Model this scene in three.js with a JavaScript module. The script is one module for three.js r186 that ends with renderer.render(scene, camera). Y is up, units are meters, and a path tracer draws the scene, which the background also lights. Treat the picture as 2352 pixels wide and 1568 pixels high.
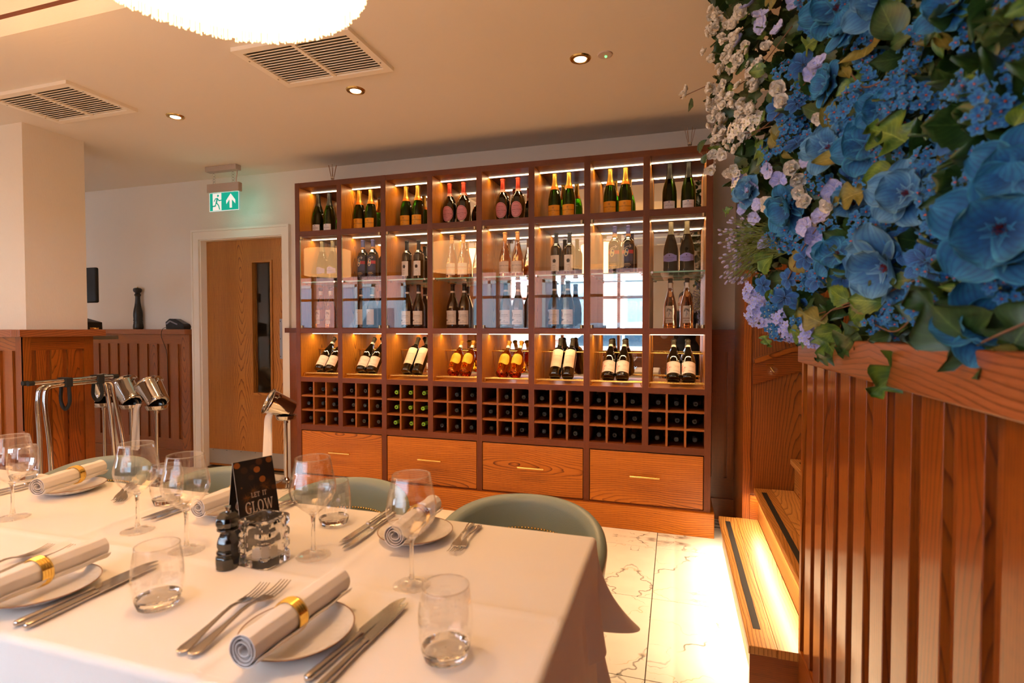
import * as THREE from 'three';
import { RoundedBoxGeometry } from 'three/addons/geometries/RoundedBoxGeometry.js';
import { mergeGeometries, toCreasedNormals, mergeVertices } from 'three/addons/utils/BufferGeometryUtils.js';
import { RectAreaLightUniformsLib } from 'three/addons/lights/RectAreaLightUniformsLib.js';
import { FontLoader } from 'three/addons/loaders/FontLoader.js';
import { MarchingCubes } from 'three/addons/objects/MarchingCubes.js';

// ---------- camera, sky, exposure ----------
const scene = new THREE.Scene();
const camera = new THREE.PerspectiveCamera(2 * Math.atan(784 / 1226.4) * 180 / Math.PI, 2352 / 1568, 0.02, 200);
const EYE = new THREE.Vector3(0, 1.2, 3.236);
{
  const yaw = 16.99 * Math.PI / 180, pitch = 1.454 * Math.PI / 180;
  camera.position.copy(EYE);
  camera.lookAt(EYE.x - Math.sin(yaw) * Math.cos(pitch), EYE.y - Math.sin(pitch), EYE.z - Math.cos(yaw) * Math.cos(pitch));
}
scene.background = new THREE.Color().setRGB(0.60, 0.80, 1.0);   // overcast daylight outside the windows
scene.backgroundIntensity = 62.0;
camera.focus = 3.2; camera.userData.fStop = 4.5;   // small wide lens, focused on the cabinet
const renderer = new THREE.WebGLRenderer({ antialias: true });
renderer.toneMapping = THREE.LinearToneMapping;
renderer.toneMappingExposure = 0.46;
renderer.shadowMap.enabled = true;
RectAreaLightUniformsLib.init();
const WARM = [1.0, 0.56, 0.24], LEDW = [1.0, 0.62, 0.27];

// ---------- helpers ----------
function rngOf(seed) { let s = seed >>> 0; return () => { s = (s + 0x6D2B79F5) >>> 0; let t = s; t = Math.imul(t ^ (t >>> 15), t | 1); t ^= t + Math.imul(t ^ (t >>> 7), t | 61); return ((t ^ (t >>> 14)) >>> 0) / 4294967296; }; }
const rnd = rngOf(20240);
const rr = (a, b) => a + (b - a) * rnd();
const V = (x, y, z) => new THREE.Vector3(x, y, z);
const lerp = (a, b, t) => a + (b - a) * t, clamp = (x, a, b) => Math.min(b, Math.max(a, x));
const taken = {};
function numbered(n) { const k = (taken[n] = (taken[n] ?? -1) + 1); return k ? n + '_' + String(k).padStart(3, '0') : n; }
function tag(o, label, category, group, kind) { o.userData = { label, category }; if (group) o.userData.group = group; if (kind) o.userData.kind = kind; return o; }
function thing(name, label, category, pos = [0, 0, 0], turn = 0, group) { const o = new THREE.Group(); o.name = numbered(name); o.position.set(...pos); o.rotation.y = turn; scene.add(o); return tag(o, label, category, group); }
function solo(name, geo, mat, label, category, group, pos) { const o = new THREE.Mesh(geo, mat); o.name = numbered(name); if (pos) o.position.set(...pos); scene.add(o); return tag(o, label, category, group); }
function part(parent, name, geo, mat, pos, rot) { const o = new THREE.Mesh(geo, mat); o.name = name; if (pos) o.position.set(...pos); if (rot) o.rotation.set(...rot); parent.add(o); return o; }
function struct(name, geo, mat) { const o = new THREE.Mesh(geo, mat); o.name = name; o.userData = { kind: 'structure' }; scene.add(o); return o; }
function structGroup(name) { const o = new THREE.Group(); o.name = name; o.userData = { kind: 'structure' }; scene.add(o); return o; }
function put(g, x = 0, y = 0, z = 0) { g.translate(x, y, z); return g; }
function mats(g) { return mergeGeometries(g.map(x => { let y = x.index ? x.toNonIndexed() : x; for (const k of Object.keys(y.attributes)) if (!['position', 'normal', 'uv'].includes(k)) y.deleteAttribute(k); if (!y.attributes.uv) y.setAttribute('uv', new THREE.BufferAttribute(new Float32Array(y.attributes.position.count * 2), 2)); return y; })); }
// uv in metres, v along the grain axis
function grain(g, axis = 'y', ou = rnd() * 3, ov = rnd() * 3) {
  const p = g.attributes.position, n = g.attributes.normal, uv = new Float32Array(p.count * 2), A = 'xyz'.indexOf(axis), c = [0, 0, 0], m = [0, 0, 0];
  for (let i = 0; i < p.count; i++) {
    c[0] = p.getX(i); c[1] = p.getY(i); c[2] = p.getZ(i); m[0] = Math.abs(n.getX(i)); m[1] = Math.abs(n.getY(i)); m[2] = Math.abs(n.getZ(i));
    const d = m[0] >= m[1] && m[0] >= m[2] ? 0 : m[1] >= m[2] ? 1 : 2, a = [0, 1, 2].filter(k => k !== d);
    let u, v; if (d === A) { u = c[a[0]]; v = c[a[1]] * 0.3; } else { v = c[A]; u = c[a[0] === A ? a[1] : a[0]]; }
    uv[2 * i] = u + ou; uv[2 * i + 1] = v + ov;
  }
  g.setAttribute('uv', new THREE.BufferAttribute(uv, 2)); return g;
}
const box = (w, h, d, x = 0, y = 0, z = 0) => put(new THREE.BoxGeometry(w, h, d), x, y, z);
const wbox = (w, h, d, x, y, z, axis = 'y') => grain(box(w, h, d, x, y, z), axis);
const rbox = (w, h, d, r, x = 0, y = 0, z = 0, s = 2) => put(new RoundedBoxGeometry(w, h, d, s, Math.min(r, w / 2.01, h / 2.01, d / 2.01)), x, y, z);
const wrbox = (w, h, d, r, x, y, z, axis) => grain(rbox(w, h, d, r, x, y, z, 1), axis);
const span = (x0, x1, y0, y1, z0, z1) => box(x1 - x0, y1 - y0, z1 - z0, (x0 + x1) / 2, (y0 + y1) / 2, (z0 + z1) / 2);
const wspan = (x0, x1, y0, y1, z0, z1, axis) => grain(span(x0, x1, y0, y1, z0, z1), axis);
const cyl = (r0, r1, h, s = 24, open = false) => new THREE.CylinderGeometry(r1, r0, h, s, 1, open);   // bottom radius, top radius
function lathe(pts, s = 32, crease = 0.7) { return toCreasedNormals(new THREE.LatheGeometry(pts.map(([r, y]) => new THREE.Vector2(Math.max(r, 0.00005), y)), s), crease); }
function smooth(pts, n = 6) { const c = new THREE.CatmullRomCurve3(pts.map(([r, y]) => V(r, y, 0)), false, 'centripetal'); return c.getPoints((pts.length - 1) * n).map(p => [Math.max(p.x, 0.00005), p.y]); }
function rod(a, b, r, s = 12) { const d = V(...b).sub(V(...a)), g = new THREE.CylinderGeometry(r, r, d.length(), s); g.applyQuaternion(new THREE.Quaternion().setFromUnitVectors(V(0, 1, 0), d.clone().normalize())); return put(g, (a[0] + b[0]) / 2, (a[1] + b[1]) / 2, (a[2] + b[2]) / 2); }
function tube(pts, r, n = 40, s = 10) { return new THREE.TubeGeometry(new THREE.CatmullRomCurve3(pts.map(p => V(...p)), false, 'centripetal'), n, r, s, false); }
// loft through elliptical stations [x, y, z, half width, half thickness]; runs mainly along z
function loft(st, n = 12, sq = 2) {
  const pos = [], idx = [];
  st.forEach(([x, y, z, w, t]) => { for (let i = 0; i < n; i++) { const a = 2 * Math.PI * i / n, c = Math.cos(a), s = Math.sin(a); pos.push(x + w * Math.sign(c) * Math.abs(c) ** (2 / sq), y + t * Math.sign(s) * Math.abs(s) ** (2 / sq), z); } });
  for (let k = 0; k < st.length - 1; k++) for (let i = 0; i < n; i++) { const a = k * n + i, b = k * n + (i + 1) % n; idx.push(a, b, a + n, b, b + n, a + n); }
  const cap = (k, f) => { const c = pos.length / 3; pos.push(st[k][0], st[k][1], st[k][2]); for (let i = 0; i < n; i++) { const a = k * n + i, b = k * n + (i + 1) % n; f ? idx.push(c, b, a) : idx.push(c, a, b); } };
  cap(0, true); cap(st.length - 1, false);
  const g = new THREE.BufferGeometry(); g.setAttribute('position', new THREE.Float32BufferAttribute(pos, 3)); g.setIndex(idx);
  if (st[st.length - 1][2] < st[0][2]) { for (let i = 0; i < idx.length; i += 3) [idx[i], idx[i + 1]] = [idx[i + 1], idx[i]]; g.setIndex(idx); }
  g.computeVertexNormals(); return g;
}
// grid surface from f(u, v) -> [x, y, z]
function gridGeo(nu, nv, f, uvs = 1) {
  const pos = [], uv = [], idx = [];
  for (let j = 0; j <= nv; j++) for (let i = 0; i <= nu; i++) { pos.push(...f(i / nu, j / nv)); uv.push(i / nu * uvs, j / nv * uvs); }
  for (let j = 0; j < nv; j++) for (let i = 0; i < nu; i++) { const a = j * (nu + 1) + i; idx.push(a, a + 1, a + nu + 1, a + 1, a + nu + 2, a + nu + 1); }
  const g = new THREE.BufferGeometry(); g.setAttribute('position', new THREE.Float32BufferAttribute(pos, 3)); g.setAttribute('uv', new THREE.Float32BufferAttribute(uv, 2)); g.setIndex(idx); g.computeVertexNormals(); return g;
}
// value noise
function hash2(i, j, s) { let h = Math.imul(i, 374761393) + Math.imul(j, 668265263) + Math.imul(s, 1442695041); h = Math.imul(h ^ (h >>> 13), 1274126177); return ((h ^ (h >>> 16)) >>> 0) / 4294967296; }
function vn(x, y, s = 0) { const i = Math.floor(x), j = Math.floor(y), fx = x - i, fy = y - j, u = fx * fx * (3 - 2 * fx), v = fy * fy * (3 - 2 * fy); return lerp(lerp(hash2(i, j, s), hash2(i + 1, j, s), u), lerp(hash2(i, j + 1, s), hash2(i + 1, j + 1, s), u), v); }
function fbm(x, y, o = 4, s = 0) { let a = 0.5, t = 0, n = 0; for (let k = 0; k < o; k++) { t += a * vn(x, y, s + k * 17); n += a; x *= 2.03; y *= 2.03; a *= 0.5; } return t / n; }

// ---------- textures ----------
function dataTex(w, h, f, srgb = true) {
  const d = new Uint8Array(w * h * 4);
  for (let j = 0; j < h; j++) for (let i = 0; i < w; i++) { const c = f(i / w, j / h), k = (j * w + i) * 4; d[k] = clamp(c[0], 0, 1) * 255; d[k + 1] = clamp(c[1], 0, 1) * 255; d[k + 2] = clamp(c[2], 0, 1) * 255; d[k + 3] = 255; }
  const t = new THREE.DataTexture(d, w, h); t.magFilter = THREE.LinearFilter; t.minFilter = THREE.LinearMipmapLinearFilter; t.generateMipmaps = true; t.wrapS = t.wrapT = THREE.MirroredRepeatWrapping;
  if (srgb) t.colorSpace = THREE.SRGBColorSpace; t.needsUpdate = true; return t;
}
// oak: 0.5 m across, 1.2 m along; cathedral (flat sawn) or straight grain
function oakTex(seed, cathedral, w = 768, h = 1024, SU = 0.5, SV = 1.2) {
  const r0 = rngOf(seed), y0 = lerp(0.2, 0.9, r0()), slope = lerp(0.10, 0.17, r0()), cx0 = lerp(0.18, 0.32, r0());
  const t = dataTex(w, h, (a, b) => {
    const x = a * SU, y = b * SV;
    let r;
    if (cathedral) { const cx = cx0 + 0.05 * (fbm(y * 1.6, 3, 2, seed) - 0.5), hh = 0.018 + slope * Math.abs(y - y0); r = Math.sqrt((x - cx) ** 2 * 0.9 + hh * hh) + 0.016 * fbm(x * 12, y * 3.2, 3, seed + 5) + 0.003 * fbm(x * 60, y * 9, 2, seed + 9); r /= 0.0105; }
    else r = (x + 0.010 * fbm(x * 7, y * 1.1, 3, seed) + 0.0015 * fbm(x * 60, y * 5, 2, seed + 3)) / 0.0062;
    const f = r - Math.floor(r), ring = Math.pow(f, cathedral ? 8 : 2.2) * (1 - Math.pow(f, 26)), amp = cathedral ? 0.5 + 0.6 * fbm(x * 9, y * 3, 2, seed + 31) : 0.22;
    const pore = vn(x * 1400, y * 42, seed + 77), pores = pore > 0.68 ? (pore - 0.68) * (0.35 + ring) * 1.9 : 0, broad = (fbm(x * 6, y * 1.4, 3, seed + 51) - 0.5) * 0.20, fine = (vn(x * 620, y * 9, seed + 91) - 0.5) * 0.10;
    const k = clamp(1 - ring * amp * (cathedral ? 0.85 : 0.6) - pores * 0.5 + broad + fine - 0.06, 0.22, 1.05);
    return [Math.min(1, k * 1.0), Math.min(1, Math.pow(k, 1.22)), Math.min(1, Math.pow(k, 1.5))];
  });
  t.repeat.set(1 / SU, 1 / SV); return t;
}
const TX = { cathA: oakTex(11, true), cathB: oakTex(29, true), cathC: oakTex(47, true, 512, 768), straight: oakTex(5, false, 512, 768) };
const plasterTex = dataTex(256, 256, (a, b) => { const k = 0.5 + 0.5 * (fbm(a * 40, b * 40, 4, 3) - 0.5) * 2; return [k, k, k]; }, false); plasterTex.wrapS = plasterTex.wrapT = THREE.RepeatWrapping; plasterTex.repeat.set(4, 4);
const weaveTex = dataTex(256, 256, (a, b) => { const k = 0.5 + 0.25 * Math.sin(a * 256 * Math.PI / 2) * Math.sin(b * 256 * Math.PI / 2) + 0.4 * (vn(a * 128, b * 128, 8) - 0.5); return [k, k, k]; }, false); weaveTex.wrapS = weaveTex.wrapT = THREE.RepeatWrapping; weaveTex.repeat.set(12, 12);
const leatherTex = dataTex(256, 256, (a, b) => { const k = fbm(a * 50, b * 50, 3, 21); return [k, k, k]; }, false); leatherTex.wrapS = leatherTex.wrapT = THREE.RepeatWrapping; leatherTex.repeat.set(5, 5);
const brushTex = dataTex(128, 512, (a, b) => { const k = 0.45 + 0.35 * vn(a * 3, b * 260, 4) + 0.15 * fbm(a * 5, b * 8, 3, 9); return [k, k, k]; }, false); brushTex.wrapS = brushTex.wrapT = THREE.RepeatWrapping;
function marbleTex(seed) {
  return dataTex(512, 512, (a, b) => {
    const wx = fbm(a * 4, b * 4, 4, seed) - 0.5, wy = fbm(a * 4 + 9, b * 4 + 3, 4, seed + 2) - 0.5;
    const dirs = [[1.1, 0.8], [0.35, 1.7], [1.9, -0.7]]; let vein = 0, ochre = 0;
    dirs.forEach(([p, q], k) => { const t = (a * p + b * q) * 0.9 + wx * (0.55 + k * 0.2) + wy * 0.35 + 0.05 * (fbm(a * 26, b * 26, 3, seed + 33) - 0.5) + seed * 0.37; const f = Math.abs((t % 1 + 1) % 1 - 0.5) * 2, w = Math.pow(clamp(1 - f * (22 + 20 * k), 0, 1), 1.2) * clamp(fbm(a * 7 + k * 5, b * 7, 3, seed + 40) * 3.0 - 1.15, 0, 1); if (k === 1) ochre += w * 0.6; else vein += w; });
    const patchy = seed % 3 === 0 ? clamp(fbm(a * 2.2 + 3, b * 5.5, 5, seed + 60) * 4.2 - 2.35, 0, 1) * clamp(fbm(a * 14, b * 30, 4, seed + 61) * 3 - 0.9, 0, 1) : 0;
    const cloud = (fbm(a * 5, b * 5, 4, seed + 80) - 0.5) * 0.06, d = clamp(vein * 0.5 + patchy * 0.55, 0, 0.7);
    return [0.95 + cloud - d - ochre * 0.16, 0.935 + cloud - d * 0.98 - ochre * 0.27, 0.91 + cloud - d * 0.95 - ochre * 0.42];
  });
}
function canvasTex(w, h, draw) { const c = document.createElement('canvas'); c.width = w; c.height = h; const x = c.getContext('2d'); draw(x, w, h); const t = new THREE.CanvasTexture(c); t.colorSpace = THREE.SRGBColorSpace; t.magFilter = THREE.LinearFilter; return t; }

// ---------- materials ----------
const std = (o) => new THREE.MeshStandardMaterial(o), phy = (o) => new THREE.MeshPhysicalMaterial(o);
const lin = (r, g, b) => new THREE.Color().setRGB(r, g, b);
const wood = (c, tex, rough = 0.42, coat = 0.25, cr = 0.28) => phy({ color: c, map: tex, roughness: rough, specularIntensity: 0.6, clearcoat: coat, clearcoatRoughness: cr });
const M = {
  frame: wood('#713811', TX.straight, 0.5, 0.05),
  inner: wood('#d48c2a', TX.cathB, 0.42, 0.25), innerB: wood('#d28a2a', TX.cathC, 0.42, 0.25),
  drawer: wood('#bb6d16', TX.cathA, 0.4, 0.15), drawerB: wood('#b66914', TX.cathC, 0.4, 0.15),
  slat: wood('#9b5213', TX.cathB, 0.3, 0.5), slatB: wood('#924b10', TX.straight, 0.3, 0.5), slatC: wood('#8d460f', TX.cathC, 0.3, 0.5),
  pslat: wood('#904709', TX.cathB, 0.4, 0.8, 0.14), pslatB: wood('#884207', TX.straight, 0.4, 0.8, 0.14), pslatC: wood('#843d06', TX.cathC, 0.4, 0.8, 0.14),
  divider: wood('#98571a', TX.straight, 0.45, 0.1),
  groove: wood('#924b10', TX.straight, 0.5, 0.2),
  rail: wood('#9c5a32', TX.cathA, 0.34, 0.4),
  tread: wood('#d09650', TX.cathC, 0.42, 0.3), treadB: wood('#c98c45', TX.cathA, 0.42, 0.3),
  flank: wood('#955013', TX.cathB, 0.42, 0.3),
  door: wood('#b4742f', TX.cathB, 0.45, 0.25),
  dark: wood('#925016', TX.cathC, 0.5, 0.15),
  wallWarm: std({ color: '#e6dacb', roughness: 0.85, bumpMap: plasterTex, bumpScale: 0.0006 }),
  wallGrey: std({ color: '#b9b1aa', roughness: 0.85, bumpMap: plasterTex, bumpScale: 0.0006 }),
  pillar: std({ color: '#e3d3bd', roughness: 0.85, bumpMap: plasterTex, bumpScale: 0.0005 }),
  ceil: std({ color: '#e2d6c6', roughness: 0.9, bumpMap: plasterTex, bumpScale: 0.0004 }),
  gloss: std({ color: '#efe7da', roughness: 0.35 }),
  ventWhite: std({ color: '#efe4d3', roughness: 0.45 }),
  void: std({ color: '#4a4036', roughness: 0.9 }),
  grout: std({ color: '#5c544b', roughness: 0.9 }),
  chrome: std({ color: lin(0.62, 0.6, 0.58), metalness: 1, roughness: 0.1 }),
  steel: std({ color: lin(0.60, 0.58, 0.56), metalness: 1, roughness: 0.16 }),
  brushed: std({ color: lin(0.50, 0.49, 0.48), metalness: 1, roughness: 0.4, bumpMap: brushTex, bumpScale: 0.0002 }),
  brass: std({ color: lin(0.72, 0.48, 0.16), metalness: 1, roughness: 0.24 }),
  brassDark: std({ color: lin(0.42, 0.33, 0.2), metalness: 1, roughness: 0.35 }),
  gold: std({ color: lin(0.83, 0.56, 0.14), metalness: 1, roughness: 0.22 }),
  mirror: std({ color: lin(0.86, 0.86, 0.84), metalness: 1, roughness: 0.0 }),
  pane: phy({ color: '#ffffff', transmission: 1, thickness: 0, roughness: 0, ior: 1.5 }),
  paneEdge: phy({ color: lin(0.30, 0.62, 0.5), roughness: 0.08, transmission: 0.0, clearcoat: 1 }),
  crystal: phy({ color: '#ffffff', transmission: 1, thickness: 0, roughness: 0, ior: 1.75 }),
  glass: phy({ color: '#ffffff', transmission: 1, thickness: 0.02, roughness: 0.0, ior: 1.5 }),
  glassThick: phy({ color: '#ffffff', transmission: 1, thickness: 0.05, roughness: 0.0, ior: 1.5, attenuationColor: lin(0.86, 0.88, 0.95), attenuationDistance: 0.12 }),
  cloth: std({ color: '#f3efea', roughness: 0.8, bumpMap: weaveTex, bumpScale: 0.0001 }),
  linen: std({ color: '#f2eeec', roughness: 0.85, bumpMap: weaveTex, bumpScale: 0.0001 }),
  china: phy({ color: '#f4f0e8', roughness: 0.12, clearcoat: 0.6, clearcoatRoughness: 0.05 }),
  rimBrown: std({ color: '#8a5224', roughness: 0.3 }),
  leather: phy({ color: '#7d8c88', roughness: 0.42, bumpMap: leatherTex, bumpScale: 0.0003, clearcoat: 0.15, clearcoatRoughness: 0.4 }),
  blackGloss: phy({ color: '#0b0a09', roughness: 0.12, clearcoat: 1, clearcoatRoughness: 0.06 }),
  blackMatt: std({ color: '#100f0f', roughness: 0.6 }),
  blackWood: std({ color: '#17120f', roughness: 0.35 }),
  rubber: std({ color: '#0d0d0d', roughness: 0.8 }),
  wax: phy({ color: '#f2ead8', roughness: 0.5, transmission: 0.2 }),
};
const emit = (rgb, k) => std({ color: '#000000', emissive: lin(...rgb), emissiveIntensity: k, roughness: 0.6 });
function areaLight(rgb, k, w, h, pos, look) { const l = new THREE.RectAreaLight(lin(...rgb), k, w, h); l.position.set(...pos); l.lookAt(...look); scene.add(l); return l; }
function spot(rgb, k, pos, target, angle, pen = 0.5, radius = 1) { const l = new THREE.SpotLight(lin(...rgb), k, 0, angle, pen, 2); l.position.set(...pos); l.target.position.set(...target); l.castShadow = true; l.shadow.radius = radius; scene.add(l, l.target); return l; }
function point(rgb, k, pos, radius = 1) { const l = new THREE.PointLight(lin(...rgb), k, 0, 2); l.position.set(...pos); l.castShadow = true; l.shadow.radius = radius; scene.add(l); return l; }
const ORD = ['first', 'second', 'third', 'fourth', 'fifth', 'sixth', 'seventh', 'eighth', 'ninth', 'tenth'];
// ================= STRUCTURE =================
const CEIL = 2.453, WZ = -0.36;
{
  const floor = struct('floor', span(-7.3, 2.5, -0.2, -0.004, -2.2, 4.8), M.grout);
  const mt = [3, 4, 5, 6, 7, 8, 9, 10].map(s => std({ map: marbleTex(s), roughness: 0.16 }));
  const P = 0.572, geoms = {};
  const order = [5, 1, 7, 2, 4, 6, 0, 3];
  for (let r = -2; r < 8; r++) for (let c = -13; c < 1; c++) {
    let x0 = -0.09 + c * P + 0.002, x1 = -0.09 + (c + 1) * P - 0.002, z0 = 0.245 + r * P + 0.002, z1 = 0.245 + (r + 1) * P - 0.002;
    z0 = Math.max(z0, WZ); if (c === 0) x1 = 0.45; x0 = Math.max(x0, -7.1); z1 = Math.min(z1, 4.6);
    if (z1 - z0 < 0.02 || x1 - x0 < 0.02) continue;
    const g = span(x0, x1, -0.012, 0, z0, z1), p = g.attributes.position, uv = g.attributes.uv, fx = hash2(r, c, 4) > 0.5 ? -1 : 1, ov = hash2(r, c, 9) * 0.3;
    for (let i = 0; i < p.count; i++) uv.setXY(i, (p.getX(i) - x0) / P * fx * 0.98 + ov, (p.getZ(i) - z0) / P * 0.98 + ov);
    const near = r === 2 && c === 0 ? 0 : r === 1 && c === 0 ? 2 : null;
    part(floor, 'tile', g, mt[near ?? order[Math.floor(hash2(r + 20, c + 40, 1) * 8)]]);
  }
  // walls
  const D0 = -3.883, D1 = -3.029, DH = 1.948;
  struct('wall_back', mats([span(-7.3, D0, 0, 2.9, WZ - 0.2, WZ), span(D1, 2.5, 0, 2.9, WZ - 0.2, WZ), span(D0, D1, DH, 2.9, WZ - 0.2, WZ)]), M.wallWarm);
  struct('wall_left', span(-7.3, -7.1, 0, 2.9, -0.4, 4.8), M.wallWarm);
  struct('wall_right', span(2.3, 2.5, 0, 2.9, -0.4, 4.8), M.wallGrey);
  struct('wall_corridor', mats([span(-5.2, -2, 0, 2.6, -2.3, -2.1), span(-5.4, -5.2, 0, 2.6, -2.3, -0.5), span(-2, -1.8, 0, 2.6, -2.3, -0.5), span(-5.4, -1.8, 2.5, 2.7, -2.3, -0.5)]), M.wallWarm);
  const W1 = [-6.5, -4.2], W2 = [-3.1, -0.4], SY = 0.75, TY = 2.12;
  struct('wall_front', mats([span(-7.3, 2.5, -0.2, SY, 4.6, 4.8), span(-7.3, 2.5, TY, 2.9, 4.6, 4.8), span(-7.3, W1[0], SY, TY, 4.6, 4.8), span(W1[1], W2[0], SY, TY, 4.6, 4.8), span(W2[1], 2.5, SY, TY, 4.6, 4.8)]), M.wallWarm);
  [[W1, 5, 'window_1'], [W2, 6, 'window_2']].forEach(([[a, b], n, nm]) => {
    const w = structGroup(nm), st = (b - a) / n, bars = [span(a, b, SY, SY + 0.05, 4.64, 4.72), span(a, b, TY - 0.05, TY, 4.64, 4.72), span(a, b, 1.66, 1.70, 4.64, 4.72)];
    for (let i = 0; i <= n; i++) bars.push(span(a + i * st - 0.022, a + i * st + 0.022, SY, TY, 4.64, 4.72));
    part(w, 'window_frame', mats(bars), M.dark); part(w, 'window_sill', wspan(a - 0.05, b + 0.05, SY - 0.03, SY, 4.5, 4.7, 'x'), M.dark);
    for (let i = 0; i < n; i++) for (const [y0, y1] of [[SY + 0.05, 1.66], [1.70, TY - 0.05]]) part(w, 'pane', span(a + i * st + 0.022, a + (i + 1) * st - 0.022, y0, y1, 4.676, 4.68), M.pane);
  });
  const t5 = structGroup('trim_5');   // panelled pier and dado under the windows
  for (let i = 0; i < 9; i++) part(t5, 'board', wspan(-4.2 + i * 0.122, -4.085 + i * 0.122, 0.0, 2.3, 4.575, 4.598, 'y'), i % 2 ? M.dark : M.groove);
  part(t5, 'dado', mats([wspan(-7.1, -4.2, 0, SY - 0.03, 4.575, 4.598, 'x'), wspan(-3.1, 2.3, 0, SY - 0.03, 4.575, 4.598, 'x'), wspan(-0.4, 2.3, 0.72, 1.15, 4.575, 4.598, 'x')]), M.dark);
  // ceiling with a raised, cove-lit tray
  const T = { x0: -6.4, x1: 0.1, z0: 1.648, z1: 3.5 }, U = { x0: -6.6, x1: 0.3, z0: 1.45, z1: 3.7 };
  const c = struct('ceiling', mats([span(-7.3, 2.5, CEIL, 2.526, -0.56, T.z0), span(-7.3, 2.5, CEIL, 2.526, T.z1, 4.8), span(-7.3, T.x0, CEIL, 2.526, T.z0, T.z1), span(T.x1, 2.5, CEIL, 2.526, T.z0, T.z1),
    span(-7.3, 2.5, 2.526, 2.82, -0.56, U.z0), span(-7.3, 2.5, 2.526, 2.82, U.z1, 4.8), span(-7.3, U.x0, 2.526, 2.82, U.z0, U.z1), span(U.x1, 2.5, 2.526, 2.82, U.z0, U.z1), span(-7.3, 2.5, 2.82, 2.95, -0.56, 4.8)]), M.ceil);
  part(c, 'cove_trim', mats([wspan(T.x0, T.x1, 2.526, 2.546, T.z0 - 0.02, T.z0, 'x'), wspan(T.x0, T.x1, 2.526, 2.546, T.z1, T.z1 + 0.02, 'x'), wspan(T.x0 - 0.02, T.x0, 2.526, 2.546, T.z0, T.z1, 'z'), wspan(T.x1, T.x1 + 0.02, 2.526, 2.546, T.z0, T.z1, 'z')]), M.frame);
  part(c, 'cove_led', span(T.x0, T.x1, 2.527, 2.532, 1.545, 1.56), emit(LEDW, 6));
  part(c, 'cove_led', span(T.x0, T.x1, 2.527, 2.532, T.z1 + 0.09, T.z1 + 0.105), emit(LEDW, 6));
  areaLight(LEDW, 12, 6.4, 0.03, [-3.15, 2.54, 1.552], [-3.15, 3, 1.552]);
  areaLight(LEDW, 12, 6.4, 0.03, [-3.15, 2.54, T.z1 + 0.098], [-3.15, 3, T.z1 + 0.098]);
}
// ---------- door ----------
{
  const d = structGroup('door_1'), x0 = -3.875, x1 = -3.037, z0 = -0.462, z1 = -0.42, a = -3.385, b = -3.205, ya = 0.655, yb = 1.745;
  part(d, 'leaf', mats([wspan(x0, a, 0.012, 1.94, z0, z1, 'y'), wspan(b, x1, 0.012, 1.94, z0, z1, 'y'), wspan(a, b, 0.012, ya, z0, z1, 'y'), wspan(a, b, yb, 1.94, z0, z1, 'y')].map(g => grain(g, 'y', 0.3, 0.4))), M.door);
  const be = (p, q, r, s, ax) => wspan(p, q, r, s, z1 - 0.002, z1 + 0.012, ax);
  part(d, 'glazing_bead', mats([be(a - 0.018, a, ya - 0.018, yb + 0.018, 'y'), be(b, b + 0.018, ya - 0.018, yb + 0.018, 'y'), be(a, b, ya - 0.018, ya, 'x'), be(a, b, yb, yb + 0.018, 'x')]), M.door);
  part(d, 'glass_pane', span(a, b, ya, yb, -0.444, -0.438), M.pane);
  part(d, 'push_plate', mats([span(-3.12, -3.075, 0.945, 1.275, z1, z1 + 0.003)]), std({ color: lin(0.62, 0.66, 0.72), metalness: 1, roughness: 0.3, bumpMap: brushTex, bumpScale: 0.0001 }));
  const kp = part(d, 'kick_plate', span(x0 + 0.004, x1 - 0.004, 0.03, 0.155, z1, z1 + 0.003), M.brushed);
  for (let i = 0; i < 6; i++) part(kp, 'screw', put(cyl(0.003, 0.003, 0.002, 8).rotateX(Math.PI / 2), -3.83 + i * 0.15, 0.147, z1 + 0.004), M.void);
  for (const y of [0.965, 1.11, 1.255]) part(d, 'screw', put(cyl(0.004, 0.004, 0.002, 8).rotateX(Math.PI / 2), -3.112, y, z1 + 0.004), M.void);
  // lining, stop and architrave
  const A = (p, q, r, s) => mats([span(p, q, r, s, WZ, WZ + 0.018), span(p + (q - p) * 0.0, q, r, s, WZ, WZ + 0.012)]);
  part(d, 'door_frame', mats([span(-3.883, -3.875, 0, 1.94, -0.5, WZ), span(-3.037, -3.029, 0, 1.94, -0.5, WZ), span(-3.883, -3.029, 1.94, 1.948, -0.5, WZ),
    span(-3.94, -3.883, 0, 2.013, WZ, WZ + 0.018), span(-3.029, -2.974, 0, 2.013, WZ, WZ + 0.018), span(-3.883, -3.029, 1.948, 2.013, WZ, WZ + 0.018),
    span(-3.957, -3.94, 0, 2.03, WZ, WZ + 0.026), span(-2.974, -2.957, 0, 2.03, WZ, WZ + 0.026), span(-3.94, -2.974, 2.013, 2.03, WZ, WZ + 0.026)]), M.gloss);
}
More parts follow.
